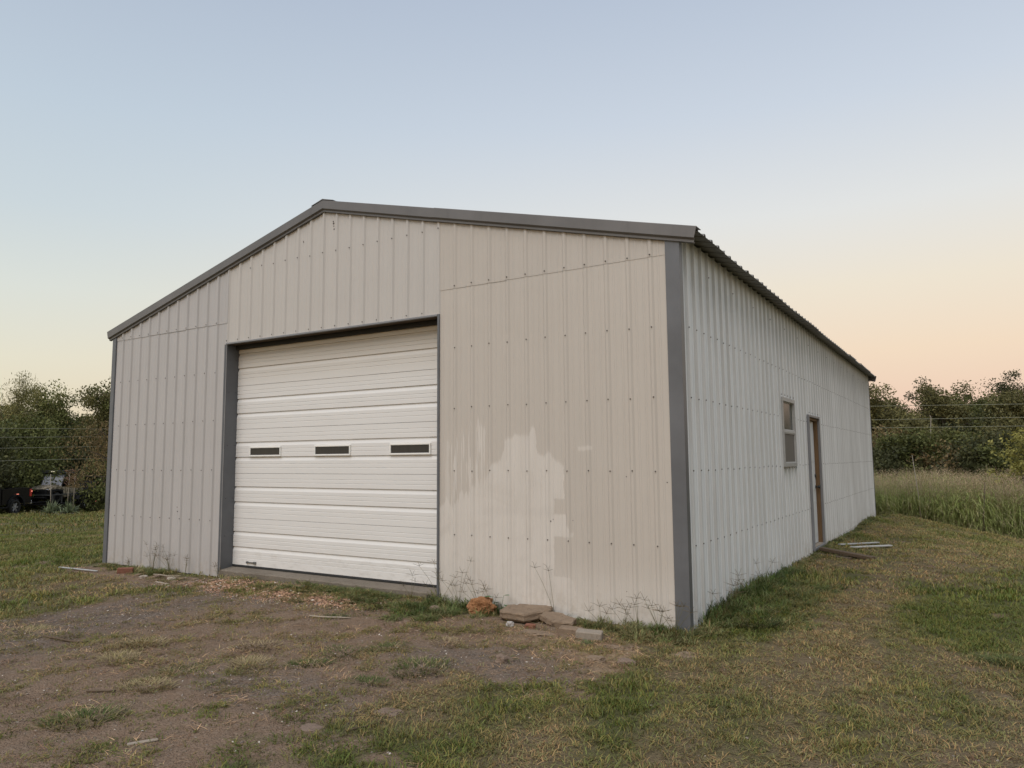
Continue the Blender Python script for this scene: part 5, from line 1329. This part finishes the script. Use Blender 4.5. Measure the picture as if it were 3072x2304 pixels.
t = NT('expanded mesh'); t.set((.02, .02, .02), .7); tp_ = t.n('ShaderNodeBsdfTransparent'); ms_ = t.n('ShaderNodeMixShader'); ms_.inputs[0].default_value = .45; t.l(tp_.outputs[0], ms_.inputs[2]); t.l(t.b.outputs[0], ms_.inputs[1]); t.l(ms_.outputs[0], t.out.inputs['Surface'])
MB().box(L1 - .045, L1 - .040, -.98, .98, .64, 1.60).build('mesh_sheet', t.m, gate)
for sy in (1, -1):
    MB().prism([(-3.9, .60), (-3.75, .82), (-2.6, .82), (-2.45, .60), (-2.5, .60), (-2.64, .78), (-3.71, .78), (-3.85, .60)], sy * 1.02, sy * 1.28).build('fender', M['black_matt'], tr)
    wheel(tr, -3.2, sy * 1.15, .36, .2, spokes=5, face=sy)
MB().box(-4.53, -4.40, 1.0, 1.05, .34, .47).build('marker_lamp', M['marker'], tr)
# camouflage side-by-side buggy standing on the trailer
ut = empty('utility_buggy', (*vpos(-3.55), TZ + .42), PHI); tag(ut, 'camouflage side by side off road buggy with windscreen, strapped on the trailer', 'buggy')
hoodp = [(.55, .62), (.62, .92), (.25, 1.06), (-.62, 1.16), (-.62, .62)]
MB().prism(hoodp, -.52, .52).prism([(.45, .80), (.30, 1.0), (-.6, 1.10), (-.6, .80)], -.72, .72).build('hood', M['camo'], ut)
g_ = MB().box(.50, .66, -.60, .60, .45, .90, .03)
for zz in (.55, .64, .73, .82): g_.box(.66, .69, -.5, .5, zz, zz + .02)
g_.box(.62, .78, -.58, .58, .34, .44, .02).build('front_grille', M['black_matt'], ut)
for sy in (1, -1):
    MB().box(.46, .60, sy * .50 - .14, sy * .50 + .14, .86, .91, .01).build('headlight', M['screen_glass'], ut)
    fl = [(.50, .62), (.45, .86), (-.05, .90), (-.55, .84), (-.62, .50), (-.52, .50), (-.42, .72), (-.05, .78), (.32, .72), (.40, .56)]
    MB().prism(fl, sy * .62, sy * .84).build('fender', M['black_matt'], ut)
    MB().prism([(-.62, .50), (-.66, 1.02), (-1.62, .98), (-1.78, .62), (-1.6, .40), (-.8, .34)], sy * .68, sy * .76).build('door_panel', M['camo'], ut)
    MB().prism([(-1.80, .50), (-1.80, .95), (-2.62, .95), (-2.62, .80), (-2.45, .62)], sy * .62, sy * .80).build('rear_fender', M['camo'], ut)
    cg = MB().tube([(-.60, sy * .70, 1.08), (-.95, sy * .66, 1.86), (-1.85, sy * .66, 1.88), (-2.1, sy * .70, 1.0)], .035, 6).tube([(-1.30, sy * .68, 1.0), (-1.32, sy * .66, 1.87)], .03, 6)
    cg.build('roll_cage', M['frame_grey'], ut)
    for x_ in (-.05, -2.15): wheel(ut, x_, sy * .72, .34, .26, M['black_matt'], 6, face=sy)
MB().prism([(-.60, 1.10), (-.64, 1.12), (-.97, 1.80), (-.93, 1.80)], -.66, .66).build('windscreen', M['screen_glass'], ut)
MB().box(-2.05, -.80, -.72, .72, 1.88, 1.93, .02).build('roof_panel', M['frame_grey'], ut)
rk = MB()
for sy in (.72, -.72): rk.tube([(-.72, sy, 2.04), (-1.95, sy, 2.04)], .02, 5)
for x_ in (-.72, -1.3, -1.95): rk.tube([(x_, -.72, 2.04), (x_, .72, 2.04)], .02, 5)
rk.box(-.80, -.70, -.72, .72, 1.93, 2.0).build('roof_rack', M['frame_grey'], ut)
MB().box(-.74, -.68, -.20, .20, 1.97, 2.04, .01).build('light_bar', M['lamp'], ut)
MB().box(-1.5, -.9, -.6, .6, .5, .85, .05).box(-1.58, -1.4, -.6, .6, .8, 1.4, .05).build('seat', M['black_matt'], ut)
MB().box(-2.62, -1.75, -.66, .66, .74, 1.02, .02).build('cargo_bed', M['camo'], ut)
MB().box(-2.5, .5, -.45, .45, .26, .42, .02).build('chassis', M['black_matt'], ut)
ut.scale = (.95, .95, .93)
# yuccas with tall bare flower stalks
def yucca(px, dist, seed, lab, stalks):
    x, y = polar(px, dist); z = gz(x, y); r = np.random.RandomState(seed)
    root = empty('yucca_plant', (x, y, z)); tag(root, lab, 'yucca', 'yuccas in front of the trailer')
    V_, F_, C_ = [], [], []
    for i in range(130):
        a = r.uniform(0, 6.28); e = r.uniform(-.1, 1.35); L_ = r.uniform(.45, .78); w = .028
        bx, by = r.normal(0, .12, 2); d = Vector((math.cos(a) * math.cos(e), math.sin(a) * math.cos(e), math.sin(e))); p = Vector((-math.sin(a), math.cos(a), 0))
        b0 = Vector((bx, by, .12)); k = len(V_)
        m1 = b0 + d * L_ * .55; t1 = b0 + d * L_ + Vector((0, 0, -.12 * math.cos(e)))
        V_ += [tuple(b0 - p * w * .6), tuple(b0 + p * w * .6), tuple(m1 - p * w), tuple(m1 + p * w), tuple(t1)]
        F_ += [(k, k + 1, k + 3), (k, k + 3, k + 2), (k + 2, k + 3, k + 4)]
        c = np.array((.15, .175, .095)) * r.uniform(.6, 1.6)
        if e < .1: c = np.array((.30, .29, .20)) * r.uniform(.7, 1.1)
        C_ += [tuple(c) + (1,)] * 3
    me = np_mesh('leaves', V_, F_, M['leaf'], {'shade': ('FLOAT_COLOR', 'FACE', C_)})
    o = bpy.data.objects.new('leaves', me); COL.objects.link(o); o.parent = root
    for (ox, oy, h, lx) in stalks:
        MB().tube([(ox, oy, .1), (ox + lx * .3, oy, h * .5), (ox + lx, oy, h)], [.028, .022, .012], 6).build('flower_stalk', M['bark_pale'], root)
        if h > 2.0:
            hb = MB(); rr_ = random.Random(seed)
            for i in range(26):
                zz = h * rr_.uniform(.62, 1.0); a = rr_.uniform(0, 6.28); L_ = rr_.uniform(.1, .3)
                hb.tube([(ox + lx * .7, oy, zz), (ox + lx * .7 + math.cos(a) * L_, oy + math.sin(a) * L_, zz + L_ * .6)], [.010, .016], 4)
            hb.build('dry_flower_head', M['seedhead'], root)
M['seedhead'] = simple('dry reddish brown pods', (.14, .075, .045), .9)
yucca(158, 42, 1, 'left yucca clump with one pale slanting stalk before the trailer', [(0, 0, 1.95, -.16)])
yucca(212, 42.5, 2, 'right yucca clump with two pale stalks before the trailer', [(-.12, 0, 2.1, .05), (.22, .1, 2.15, .02)])
